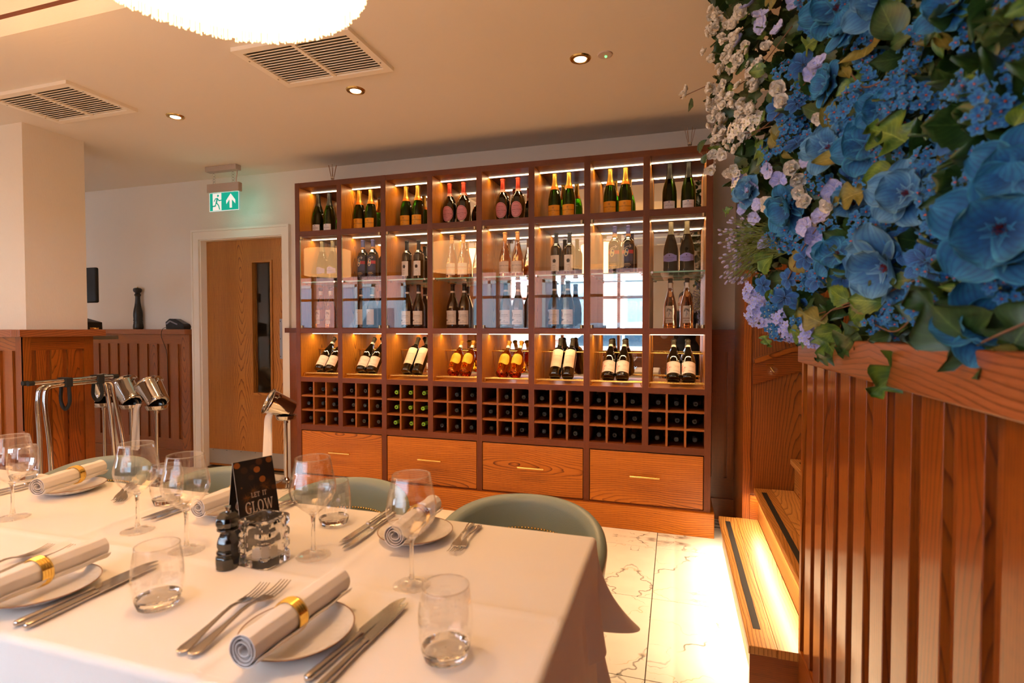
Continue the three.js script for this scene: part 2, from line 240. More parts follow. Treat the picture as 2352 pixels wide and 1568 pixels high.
// ---------- square pillar with panelled dado ----------
const slatMats = [M.slat, M.slatB, M.slatC];
{
  struct('wall_pillar', span(-4.18, -3.815, 0, CEIL, 0.61, 0.968), M.pillar);
  const t = structGroup('trim_1'), X = -3.78, Z = 1.01;
  part(t, 'backing', mats([wspan(-3.815, X - 0.014, 0, 1.145, 0.6, 0.99, 'y'), wspan(-4.215, X - 0.014, 0, 1.145, 0.968, Z - 0.014, 'y')]), M.groove);
  const side = (z0, z1, y0, y1, ax, m) => part(t, 'slat', wspan(X - 0.014, X, y0, y1, z0, z1, ax), m);
  part(t, 'top_rail', wspan(X - 0.014, X, 1.06, 1.145, 0.66, 0.965, 'z'), M.slatC);
  side(0.6, 0.66, 0, 1.145, 'y', M.slatB); side(0.965, Z, 0, 1.145, 'y', M.slat);
  side(0.885, 0.94, 0.22, 1.06, 'y', M.slatC); side(0.79, 0.855, 0.22, 1.06, 'y', M.slat); side(0.69, 0.76, 0.22, 1.06, 'y', M.slatC);
  part(t, 'bottom_rail', wspan(X - 0.014, X, 0, 0.22, 0.66, 0.965, 'z'), M.slatC);
  const front = (x0, x1, y0, y1, ax, m, n = 'slat') => part(t, n, wspan(x0, x1, y0, y1, Z - 0.014, Z, ax), m);
  front(X - 0.065, X - 0.0005, 0, 1.145, 'y', M.slatB);
  for (let i = 0; i < 3; i++) front(X - 0.165 - i * 0.113, X - 0.095 - i * 0.113, 0.22, 1.06, 'y', slatMats[i % 3]);
  front(-4.215, X - 0.065, 1.06, 1.145, 'x', M.slat, 'top_rail'); front(-4.215, X - 0.065, 0, 0.22, 'x', M.slatB, 'bottom_rail');
  part(t, 'cap', wrbox(0.075, 0.045, 0.51, 0.004, -3.7775, 1.1675, 0.795, 'z'), M.rail);
  part(t, 'cap', wrbox(0.44, 0.045, 0.085, 0.004, -4.035, 1.1675, 1.0075, 'x'), M.rail);
}
{ // dado on the back wall beside the door
  const t = structGroup('trim_2'), z1 = -0.335, z0 = z1 - 0.013;
  part(t, 'backing', wspan(-7.1, -3.985, 0, 1.145, WZ, z0, 'y'), M.groove);
  part(t, 'stile', wspan(-4.075, -3.985, 0, 1.145, z0, z1, 'y'), M.slat);
  part(t, 'top_rail', wspan(-7.1, -4.075, 1.06, 1.145, z0, z1, 'x'), M.slat); part(t, 'bottom_rail', wspan(-7.1, -4.075, 0, 0.235, z0, z1, 'x'), M.slatB);
  part(t, 'skirting', wspan(-7.1, -3.985, 0, 0.14, z1, z1 + 0.012, 'x'), M.slatB);
  for (let i = 0; i < 24; i++) part(t, 'slat', wspan(-4.205 - i * 0.117, -4.115 - i * 0.117, 0.235, 1.06, z0, z1, 'y'), slatMats[(i * 7) % 3]);
  part(t, 'cap', wrbox(3.12, 0.044, 0.075, 0.004, -5.54, 1.167, -0.3225, 'x'), M.rail);
  const d = structGroup('trim_6');   // dado stub between the door frame and the cabinet
  part(d, 'panel', wspan(-2.955, -2.625, 0, 1.162, WZ, -0.335, 'y'), M.slatB); part(d, 'cap', wspan(-2.985, -2.625, 1.162, 1.2, WZ, -0.315, 'x'), M.frame);
}
{ // recess between cabinet and stair flank
  const t = structGroup('trim_3'), z1 = -0.335;
  part(t, 'backing', wspan(0.215, 0.355, 0, 1.155, WZ, z1 - 0.012, 'y'), M.groove);
  part(t, 'top_rail', wspan(0.215, 0.355, 1.05, 1.155, z1 - 0.012, z1, 'x'), M.slatB); part(t, 'bottom_rail', wspan(0.215, 0.355, 0, 0.26, z1 - 0.012, z1, 'x'), M.slatB);
  part(t, 'slat', wspan(0.225, 0.30, 0.26, 1.05, z1 - 0.012, z1, 'y'), M.slatB); part(t, 'slat', wspan(0.315, 0.345, 0.26, 1.05, z1 - 0.012, z1, 'y'), M.slatB);
  part(t, 'skirting', wspan(0.215, 0.355, 0, 0.13, z1, z1 + 0.012, 'x'), M.slatB);
  part(t, 'cap', wspan(0.215, 0.355, 1.155, 1.19, WZ, -0.31, 'x'), M.slatB);
}
{ // timber stair flank wall
  const t = structGroup('trim_4'), F = 0.125;
  part(t, 'panel', mats([grain(span(0.37, 2.3, 0, 1.62, WZ, F - 0.012), 'y', 0.15, 0.2)]), M.flank);
  part(t, 'corner_post', wspan(0.355, 0.392, 0, 1.62, WZ, F, 'y'), M.slat);
  part(t, 'corner_post', wspan(0.392, 0.455, 0.17, 0.30, F - 0.012, F + 0.006, 'x'), M.slat);
  const sh = (pts, d, m, n) => { const s = new THREE.Shape(pts.map(p => new THREE.Vector2(...p))), g = new THREE.ExtrudeGeometry(s, { depth: d, bevelEnabled: false }); g.translate(0, 0, F - 0.012); part(t, n, grain(g, 'x'), m); };
  sh([[0.40, 0.895], [0.9, 1.075], [0.9, 1.19], [0.40, 1.01]], 0.022, M.slatC, 'sloping_rail');
  sh([[0.405, 1.01], [0.9, 1.19], [0.9, 1.215], [0.405, 1.035]], 0.042, M.slat, 'sloping_rail');
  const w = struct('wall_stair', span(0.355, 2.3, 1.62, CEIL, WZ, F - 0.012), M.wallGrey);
  const k = thing('glass_globe_lamp', 'small clear glass globe on a brass pin, fixed to the sloping stair rail', 'wall lamp', [0.487, 0.975, 0.19]);
  part(k, 'globe', mats([new THREE.SphereGeometry(0.029, 24, 16)]), M.pane); part(k, 'pin', mats([rod([-0.012, 0.022, 0.0], [0.006, -0.004, 0.0], 0.003), rod([0.006, -0.004, 0], [0.006, 0.03, -0.08], 0.0025), rod([-0.03, 0.031, -0.01], [0.006, 0.03, -0.03], 0.0025)]), M.brass);
}
// ================= WINE DISPLAY CABINET =================
const CX0 = -2.620, CP = 0.348, CT = 0.036;   // left edge, column pitch, board thickness
const colL = i => CX0 + i * CP + CT / 2 + 0.0, colX = i => CX0 + CT / 2 + i * CP;   // centre line of upright i
const CY = { top: 2.236, s1: 1.891, s1b: 1.853, led: 1.198, ledb: 1.162, s4: 0.848, s4b: 0.814, s5: 0.506, rail: 0.466, pl: 0.14 };
const MZ = -0.31, GLASSY = 1.528;
{
  const cab = thing('wine_display_cabinet', 'tall oak wine display cabinet with lit cubbies, glass doors, pigeonholes and four drawers', 'cabinet', [0, 0, 0]);
  const P = (n, g, m) => part(cab, n, g, m);
  P('plinth', wrbox(2.86, CY.pl, 0.36, 0.003, -1.209, CY.pl / 2, -0.158, 'x'), M.drawer);
  P('back_panel', wspan(CX0, 0.202, CY.pl, CY.top, -0.345, MZ - 0.008, 'y'), M.groove);
  for (let i = 0; i <= 8; i++) P('upright', wspan(colX(i) - CT / 2, colX(i) + CT / 2, i % 2 ? CY.s5 : CY.pl, i % 2 ? CY.top - CT : CY.top, MZ, i % 2 ? -0.001 : 0, 'y'), M.frame);
  for (let b = 0; b < 4; b++) {
    const a = colX(2 * b) + CT / 2, c = colX(2 * b + 2) - CT / 2;
    for (const [y0, y1] of [[CY.top - CT, CY.top], [CY.s1b, CY.s1], [CY.ledb, CY.led], [CY.s4b, CY.s4], [CY.rail, CY.s5], [CY.pl, CY.pl + 0.008]]) P('shelf', wspan(a, c, y0, y1, MZ, -0.0015, 'x'), M.frame);
    const d = part(cab, 'drawer', wrbox(c - a - 0.008, CY.rail - CY.pl - 0.018, 0.022, 0.002, (a + c) / 2, (CY.rail + CY.pl) / 2 + 0.002, -0.013, 'x'), b % 2 ? M.drawer : M.drawerB);
    part(d, 'handle', mats([rod([(a + c) / 2 - 0.085, 0.318, 0.022], [(a + c) / 2 + 0.085, 0.318, 0.022], 0.006, 8), rod([(a + c) / 2 - 0.06, 0.318, -0.004], [(a + c) / 2 - 0.06, 0.318, 0.022], 0.003, 8), rod([(a + c) / 2 + 0.06, 0.318, -0.004], [(a + c) / 2 + 0.06, 0.318, 0.022], 0.003, 8)]), M.brass);
    P('drawer_box', span(a, c, CY.pl + 0.008, CY.rail, -0.3, -0.03), M.void);
  }
  for (let i = 0; i < 8; i++) {
    const a = colX(i) + CT / 2, c = colX(i + 1) - CT / 2, m = (a + c) / 2, w = c - a;
    // veneered cubby sides and mirrors
    for (const [y0, y1] of [[CY.s1, CY.top - CT], [CY.led, CY.s1b], [CY.s4, CY.ledb]]) {
      P('side_veneer', grain(span(a, a + 0.0015, y0, y1, MZ, -0.003), 'y', i * 0.37, y0), i % 2 ? M.inner : M.innerB);
      P('side_veneer', grain(span(c - 0.0015, c, y0, y1, MZ, -0.003), 'y', i * 0.21, y0), i % 2 ? M.innerB : M.inner);
      P('mirror', span(a + 0.001, c - 0.001, y0, y1, MZ - 0.006, MZ), M.mirror);
    }
    P('cubby_floor', wspan(a + 0.0015, c - 0.0015, CY.s4, CY.s4 + 0.001, MZ, -0.003, 'x'), M.inner);
    // led strips under three of the boards
    for (const y of [CY.top - CT, CY.s1b, CY.ledb]) {
      P('led_strip', span(a + 0.003, c - 0.003, y - 0.006, y, -0.143, -0.131), emit([1, 0.80, 0.52], 8));
      areaLight(LEDW, y === CY.ledb ? 125 : 115, w - 0.02, 0.012, [m, y - 0.0075, -0.137], [m, 0, -0.137]);
    }
    // glass door and glass shelf
    const right = i % 2 === 0;   // hinge side follows the thick uprights
    const hx = right ? a + 0.013 : c - 0.013;
    const E4 = [M.paneEdge, M.paneEdge, M.paneEdge, M.paneEdge, M.pane, M.pane];
    const dr = part(cab, 'glass_door', span(a + 0.002, c - 0.002, CY.led + 0.004, CY.s1b - 0.004, -0.008, -0.002), E4);
    for (const y of [CY.led + 0.010, CY.s1b - 0.010]) part(dr, 'hinge', put(cyl(0.011, 0.011, 0.02, 16), hx, y, -0.005), M.brassDark);
    part(dr, 'knob', put(cyl(0.007, 0.007, 0.016, 12).rotateX(Math.PI / 2), right ? c - 0.016 : a + 0.016, GLASSY - 0.004, 0.004), M.steel);
    const gs = part(cab, 'glass_shelf', span(a + 0.002, c - 0.002, GLASSY - 0.004, GLASSY + 0.004, MZ + 0.004, -0.02), [M.paneEdge, M.paneEdge, M.pane, M.pane, M.paneEdge, M.paneEdge]);
    for (const [x, z] of [[a + 0.008, -0.06], [a + 0.008, -0.25], [c - 0.008, -0.06], [c - 0.008, -0.25]]) part(gs, 'shelf_stud', put(cyl(0.005, 0.005, 0.014, 10).rotateZ(Math.PI / 2), x, GLASSY - 0.010, z), M.steel);
    // brass bottle rest
    const R = part(cab, 'bottle_rest', mats([rod([a + 0.002, 1.043, -0.2], [c - 0.002, 1.043, -0.2], 0.005), rod([a + 0.002, 0.874, -0.03], [c - 0.002, 0.874, -0.03], 0.004), rod([a + 0.002, 0.874, -0.085], [c - 0.002, 0.874, -0.085], 0.004),
      rod([a + 0.014, 1.043, -0.2], [a + 0.006, 0.85, -0.235], 0.0025, 8), rod([c - 0.014, 1.043, -0.2], [c - 0.006, 0.85, -0.235], 0.0025, 8), rod([a + 0.012, 0.874, -0.03], [a + 0.006, 0.85, -0.03], 0.0025, 8), rod([c - 0.012, 0.874, -0.03], [c - 0.006, 0.85, -0.03], 0.0025, 8)]), M.brass);
    // pigeonholes 3 x 3
    const ph = (CY.s4b - CY.s5), T = 0.012;
    for (let k = 1; k < 3; k++) {
      P('divider', wspan(a + w * k / 3 - T / 2, a + w * k / 3 + T / 2, CY.s5, CY.s4b, MZ, -0.006, 'y'), M.divider);
      for (let q = 0; q < 3; q++) P('divider', wspan(a + w * q / 3 + (q ? T / 2 : 0), a + w * (q + 1) / 3 - (q < 2 ? T / 2 : 0), CY.s5 + ph * k / 3 - T / 2, CY.s5 + ph * k / 3 + T / 2, MZ, -0.0065, 'x'), M.divider);
    }
  }
}
// ---------- bottles ----------
const bottleMat = {
  green: phy({ color: '#ffffff', transmission: 1, thickness: 0.08, roughness: 0.02, ior: 1.45, attenuationColor: lin(0.16, 0.34, 0.03), attenuationDistance: 0.03 }),
  dark: phy({ color: lin(0.006, 0.005, 0.003), roughness: 0.06, clearcoat: 1, clearcoatRoughness: 0.03 }),
  brown: phy({ color: '#ffffff', transmission: 1, thickness: 0.08, roughness: 0.02, ior: 1.45, attenuationColor: lin(0.16, 0.06, 0.012), attenuationDistance: 0.02 }),
  rose: phy({ color: '#ffffff', transmission: 1, thickness: 0.08, roughness: 0.01, ior: 1.42, attenuationColor: lin(0.95, 0.52, 0.22), attenuationDistance: 0.07 }),
  amber: phy({ color: '#ffffff', transmission: 1, thickness: 0.08, roughness: 0.01, ior: 1.42, attenuationColor: lin(0.9, 0.38, 0.03), attenuationDistance: 0.06 }),
};
const PROFILE = {   // radius, height
  champagne: [[0, 0.004], [0.03, 0.002], [0.041, 0.001], [0.0435, 0.006], [0.044, 0.05], [0.044, 0.125], [0.042, 0.15], [0.036, 0.18], [0.026, 0.215], [0.018, 0.245], [0.0155, 0.262], [0.0152, 0.30], [0.0165, 0.303], [0.0165, 0.311], [0.0135, 0.314], [0.001, 0.3145]],
  fat: [[0, 0.004], [0.03, 0.002], [0.038, 0.001], [0.041, 0.006], [0.044, 0.04], [0.0475, 0.10], [0.0485, 0.125], [0.046, 0.15], [0.038, 0.178], [0.026, 0.20], [0.018, 0.215], [0.0155, 0.235], [0.015, 0.285], [0.0165, 0.288], [0.0165, 0.296], [0.0135, 0.299], [0.001, 0.2995]],
  bordeaux: [[0, 0.004], [0.028, 0.002], [0.0365, 0.001], [0.0385, 0.005], [0.039, 0.04], [0.0395, 0.17], [0.0385, 0.19], [0.033, 0.208], [0.022, 0.222], [0.0155, 0.232], [0.0145, 0.245], [0.0142, 0.292], [0.0155, 0.293], [0.0155, 0.30], [0.0135, 0.303], [0.001, 0.3035]],
  burgundy: [[0, 0.004], [0.028, 0.002], [0.039, 0.001], [0.041, 0.005], [0.0415, 0.04], [0.0415, 0.125], [0.040, 0.145], [0.034, 0.172], [0.025, 0.20], [0.0175, 0.225], [0.0150, 0.245], [0.0145, 0.288], [0.0157, 0.289], [0.0157, 0.296], [0.0135, 0.299], [0.001, 0.2995]],
  flared: [[0, 0.010], [0.02, 0.006], [0.034, 0.001], [0.040, 0.004], [0.0405, 0.02], [0.038, 0.06], [0.039, 0.10], [0.0375, 0.13], [0.031, 0.165], [0.022, 0.20], [0.016, 0.23], [0.0142, 0.25], [0.014, 0.292], [0.0152, 0.293], [0.0152, 0.30], [0.013, 0.303], [0.001, 0.3035]],
  dessert: [[0, 0.012], [0.02, 0.006], [0.036, 0.001], [0.040, 0.005], [0.041, 0.04], [0.0415, 0.12], [0.0395, 0.145], [0.032, 0.172], [0.021, 0.19], [0.0145, 0.205], [0.0130, 0.225], [0.0128, 0.262], [0.0165, 0.270], [0.0165, 0.274], [0.001, 0.2745]],
};
const bodyGeo = {}; for (const k in PROFILE) bodyGeo[k] = lathe(smooth(PROFILE[k], 5), 28, 1.2);
function radiusAt(k, y) { const p = PROFILE[k]; for (let i = 4; i < p.length - 1; i++) if (y >= p[i][1] && y <= p[i + 1][1]) return lerp(p[i][0], p[i + 1][0], (y - p[i][1]) / (p[i + 1][1] - p[i][1])); return p[4][0]; }
const smoothed = {}; for (const k in PROFILE) smoothed[k] = smooth(PROFILE[k], 5);
function sleeve(k, y0, y1, off = 0.0006) { const pts = [[0.001, 0]]; pts.length = 0; const sp = smoothed[k].filter(([r, y]) => y > y0 && y < y1); const first = [radiusAt(k, y0) + off, y0], all = [first, ...sp.slice(sp[0] && sp[0][1] < y0 ? 1 : 0).map(([r, y]) => [r + off, y])]; if (y1 >= smoothed[k].at(-1)[1]) all.push([0.0005, smoothed[k].at(-1)[1] + off]); else all.push([radiusAt(k, y1) + off, y1]); return lathe(all, 24, 1.2); }
// curved label: arc in radians, optional outline inset per side
function labelGeo(k, y0, y1, arc, outline) {
  const n = 20, m = 10, g = gridGeo(n, m, (u, v) => {
    let lo = y0, hi = y1; if (outline) [lo, hi] = outline(u, y0, y1); const y = lerp(lo, hi, v), a = (u - 0.5) * arc, r = radiusAt(k, clamp(y, 0.012, 0.3)) + 0.0008; return [r * Math.sin(a), y, r * Math.cos(a)];
  });
  if (outline) { const p = g.attributes.position, uv = g.attributes.uv; for (let i = 0; i < p.count; i++) uv.setY(i, (p.getY(i) - y0) / (y1 - y0)); }
  return g;
}
const paper = t => std({ map: t, roughness: 0.6 });
const T0 = (x, s, cx, y, f, c) => { x.fillStyle = c; x.font = f; x.textAlign = 'center'; x.fillText(s, cx, y); };
const LAB = {
  castelnau: paper(canvasTex(256, 192, (x, w, h) => { x.fillStyle = '#efeef2'; x.fillRect(0, 0, w, h); x.fillStyle = '#1d4f93'; x.beginPath(); x.arc(128, 24, 11, 0, 7); x.fill(); T0(x, 'CHAMPAGNE', 128, 62, '15px sans-serif', '#a39aa6'); T0(x, 'CASTELNAU', 128, 104, '33px sans-serif', '#6d636e'); T0(x, 'REIMS', 128, 140, '16px sans-serif', '#918791'); T0(x, 'BRUT', 128, 170, '12px sans-serif', '#a39aa6'); })),
  veuve: paper(canvasTex(256, 224, (x, w, h) => { x.fillStyle = '#f0a01e'; x.fillRect(0, 0, w, h); x.strokeStyle = '#8a4d10'; x.lineWidth = 3; x.beginPath(); x.arc(128, 52, 15, 0, 7); x.stroke(); x.beginPath(); x.moveTo(120, 60); x.lineTo(128, 42); x.lineTo(136, 60); x.stroke(); T0(x, 'Veuve Clicquot', 128, 112, 'italic 34px serif', '#5d330d'); T0(x, 'BRUT', 128, 148, '15px sans-serif', '#6d3c0e'); x.fillStyle = '#b06c18'; x.fillRect(70, 172, 116, 3); x.fillRect(84, 186, 88, 3); })),
  oval: paper(canvasTex(256, 256, (x, w, h) => { x.fillStyle = '#dd8f8a'; x.fillRect(0, 0, w, h); x.strokeStyle = '#9c4a4a'; x.lineWidth = 5; x.beginPath(); x.ellipse(128, 128, 112, 112, 0, 0, 7); x.stroke(); T0(x, 'CUVÉE ROSÉ', 128, 78, '22px sans-serif', '#8c4440'); x.fillStyle = '#a05550'; x.fillRect(56, 98, 144, 3); T0(x, 'Laurent-Perrier', 128, 140, 'italic 31px serif', '#6f302e'); x.fillRect(60, 160, 136, 3); T0(x, 'BRUT', 128, 196, '18px sans-serif', '#8c4440'); })),
  lavender: paper(canvasTex(256, 128, (x, w, h) => { x.fillStyle = '#8f8fd6'; x.fillRect(0, 0, w, h); x.fillStyle = '#3a2f66'; x.beginPath(); x.arc(128, 30, 9, 0, 7); x.fill(); T0(x, 'BERLUCCHI', 128, 76, '28px serif', '#3f3670'); x.fillStyle = '#6c67b4'; x.fillRect(72, 92, 112, 4); x.fillRect(84, 104, 88, 3); })),
  shield: paper(canvasTex(256, 384, (x, w, h) => { x.fillStyle = '#1b1e3a'; x.fillRect(0, 0, w, h); x.fillStyle = '#2a3058'; x.fillRect(0, 130, w, 110); x.strokeStyle = '#454b78'; x.lineWidth = 2; for (let i = 0; i < 16; i++) { x.beginPath(); x.moveTo(i * 17, 130); x.lineTo(i * 17, 240); x.stroke(); x.beginPath(); x.moveTo(0, 130 + i * 8); x.lineTo(w, 130 + i * 8); x.stroke(); } x.fillStyle = '#b0222c'; x.fillRect(0, 84, w, 52); x.fillStyle = '#e2d0a2'; x.beginPath(); x.ellipse(112, 116, 42, 60, 0.25, 0, 7); x.fill(); x.fillStyle = '#1f4f7d'; x.beginPath(); x.arc(126, 88, 20, 0, 7); x.fill(); x.beginPath(); x.arc(108, 142, 18, 0, 7); x.fill(); x.strokeStyle = '#d9cfc0'; x.lineWidth = 8; x.beginPath(); x.moveTo(60, 70); x.quadraticCurveTo(110, 30, 190, 30); x.stroke(); x.beginPath(); x.moveTo(168, 8); x.lineTo(200, 30); x.lineTo(170, 54); x.stroke(); x.fillStyle = '#cda767'; x.fillRect(74, 276, 110, 9); x.fillRect(54, 296, 150, 8); x.fillStyle = '#b9b3ab'; x.fillRect(82, 316, 96, 5); x.fillStyle = '#cda767'; x.fillRect(112, 336, 34, 6); })),
  boar: paper(canvasTex(256, 320, (x, w, h) => { x.fillStyle = '#efece6'; x.fillRect(0, 0, w, h); x.fillStyle = '#23201e'; x.beginPath(); x.ellipse(132, 118, 44, 34, -0.1, 0, 7); x.fill(); for (let i = 0; i < 9; i++) { x.beginPath(); const a = 2.7 + i * 0.33; x.moveTo(132 + 36 * Math.cos(a), 116 + 26 * Math.sin(a)); x.lineTo(132 + 58 * Math.cos(a + .1), 116 + 48 * Math.sin(a + .1)); x.lineTo(132 + 38 * Math.cos(a + .3), 116 + 30 * Math.sin(a + .3)); x.fill(); } x.fillRect(96, 142, 12, 18); x.fillRect(150, 142, 12, 18); T0(x, 'PRIMITIVO', 128, 212, '18px serif', '#3a3430'); x.fillStyle = '#b9b2aa'; x.fillRect(60, 232, 136, 3); T0(x, '2018', 128, 266, '16px serif', '#5a534d'); x.fillStyle = '#8d857c'; x.fillRect(112, 288, 32, 8); })),
  angel: paper(canvasTex(256, 240, (x, w, h) => { x.fillStyle = '#eadccf'; x.fillRect(0, 0, w, h); T0(x, 'Whispering Angel', 128, 92, 'italic 30px serif', '#6c564a'); x.strokeStyle = '#9c8877'; x.lineWidth = 3; x.beginPath(); x.arc(128, 158, 15, 0, 7); x.stroke(); T0(x, 'ROSÉ', 128, 210, '12px serif', '#9c8877'); })),
  leaf: paper(canvasTex(256, 288, (x, w, h) => { x.fillStyle = '#efe6dc'; x.fillRect(0, 0, w, h); x.fillStyle = '#8a5a3a'; x.beginPath(); x.ellipse(10, 100, 44, 70, 0.1, 0, 7); x.fill(); x.fillStyle = '#4d2f1f'; x.beginPath(); x.moveTo(0, 150); x.quadraticCurveTo(50, 190, 104, 196); x.quadraticCurveTo(50, 214, 22, 226); x.lineTo(10, 262); x.lineTo(0, 250); x.fill(); T0(x, 'AMARONE', 152, 104, '25px serif', '#4a3c34'); T0(x, 'della Valpolicella', 152, 132, 'italic 18px serif', '#6a5a50'); T0(x, 'CLASSICO', 152, 160, '12px serif', '#8a7a70'); x.strokeStyle = '#8a7a60'; x.lineWidth = 3; x.strokeRect(144, 206, 16, 16); T0(x, 'MONTRESOR', 152, 252, '22px serif', '#6b6478'); })),
  plain: paper(canvasTex(256, 320, (x, w, h) => { x.fillStyle = '#ece6df'; x.fillRect(0, 0, w, h); x.fillStyle = '#d9a93a'; x.beginPath(); x.arc(120, 66, 11, 0, 7); x.fill(); T0(x, 'BAROLO', 110, 250, '20px serif', '#8d857d'); x.fillStyle = '#b5aca3'; x.fillRect(40, 264, 150, 3); x.fillRect(40, 292, 110, 3); })),
  tree: paper(canvasTex(160, 288, (x, w, h) => { x.fillStyle = '#dccbb8'; x.fillRect(0, 0, w, h); x.strokeStyle = '#5d5548'; x.lineWidth = 5; for (let i = 0; i < 22; i++) { const a = Math.PI + i * Math.PI / 21, q = 30 + 26 * hash2(i, 1, 3); x.beginPath(); x.arc(80 + q * Math.cos(a), 88 + q * 0.8 * Math.sin(a), 9, 0, 5); x.stroke(); } x.strokeStyle = '#8d99a2'; x.lineWidth = 13; x.beginPath(); x.moveTo(84, 70); x.lineTo(82, 120); x.lineTo(66, 185); x.stroke(); x.strokeStyle = '#3d362e'; x.lineWidth = 6; x.beginPath(); x.moveTo(90, 122); x.lineTo(104, 150); x.stroke(); x.fillStyle = '#7b4c1d'; x.fillRect(0, 206, w, 10); T0(x, 'iiKon', 80, 266, '46px sans-serif', '#5d5245'); })),
  scribble: paper(canvasTex(288, 256, (x, w, h) => { x.fillStyle = '#f2e3d6'; x.fillRect(0, 0, w, h); const r = rngOf(7); for (let i = 0; i < 34; i++) { x.strokeStyle = ['#c83a3a', '#e0705a', '#b52f46'][i % 3]; x.lineWidth = 2 + 3 * r(); const px = 6 + 100 * r() * r(), py = 30 + 170 * r(); x.beginPath(); x.moveTo(px, py); x.lineTo(px + 14 * (r() - .5), py + 18 + 30 * r()); x.stroke(); } x.strokeStyle = '#b83040'; x.lineWidth = 7; x.beginPath(); x.moveTo(26, 20); x.lineTo(22, 236); x.stroke(); T0(x, 'VALPOLICELLA', 200, 92, '17px serif', '#9a7f70'); T0(x, 'RIPASSO', 200, 120, '21px serif', '#8a6f60'); x.fillStyle = '#c9b2a2'; x.fillRect(150, 138, 100, 3); T0(x, 'MONTRESOR', 200, 216, '20px serif', '#8a7f78'); })),
  cream: paper(canvasTex(256, 384, (x, w, h) => { x.fillStyle = '#f3dcc0'; x.fillRect(0, 0, w, h); x.strokeStyle = '#c9a988'; x.lineWidth = 3; x.beginPath(); x.arc(128, 66, 12, 0, 7); x.stroke(); T0(x, 'MONTALCINO', 128, 158, '27px serif', '#b08a6a'); x.fillStyle = '#c9a988'; x.fillRect(84, 270, 88, 4); x.fillRect(64, 290, 128, 4); x.fillRect(76, 308, 104, 3); })),
  yellow: paper(canvasTex(256, 192, (x, w, h) => { x.fillStyle = '#f4c22c'; x.fillRect(0, 0, w, h); x.fillStyle = '#d79f1b'; x.fillRect(96, 64, 60, 4); x.fillRect(80, 90, 92, 3); })),
};
const foil = (c, r = 0.35, m = 0.6) => std({ color: c, roughness: r, metalness: m });
const F = { black: foil('#15171a', 0.4, 0.3), navy: foil('#2c2f63', 0.5, 0.1), gold: foil('#d6a94a', 0.3, 0.8), orange: foil('#e0801a', 0.4, 0.3), red: foil('#b5422c', 0.35, 0.6), pink: foil('#d99083', 0.5, 0.1), tan: foil('#b07c46', 0.4, 0.5), white: foil('#ece6dc', 0.6, 0), grey: foil('#5c5748', 0.45, 0.3), greenCap: foil('#8fc92a', 0.45, 0.0), darkCap: foil('#1b1f25', 0.35, 0.3), cork: foil('#c8902f', 0.5, 0.2) };
const ovalCut = (u, lo, hi) => { const c = (lo + hi) / 2, s = Math.sqrt(Math.max(0.0004, 1 - (2 * u - 1) ** 2)); return [c - s * (hi - lo) / 2, c + s * (hi - lo) / 2]; };
const bannerCut = (u, lo, hi) => { const s = Math.max(0, Math.cos((u - 0.5) * 4.2)); return [lo + 0.006 * (1 - s), hi - 0.011 * (1 - s)]; };
const waveCut = (u, lo, hi) => { const e = Math.abs(2 * u - 1), s = Math.sqrt(Math.max(0, 1 - e ** 6)); return [lo + 0.006 * Math.sin(u * 6.3) + (1 - s) * 0.03, hi - (1 - s) * 0.04 - 0.012 * e * e]; };
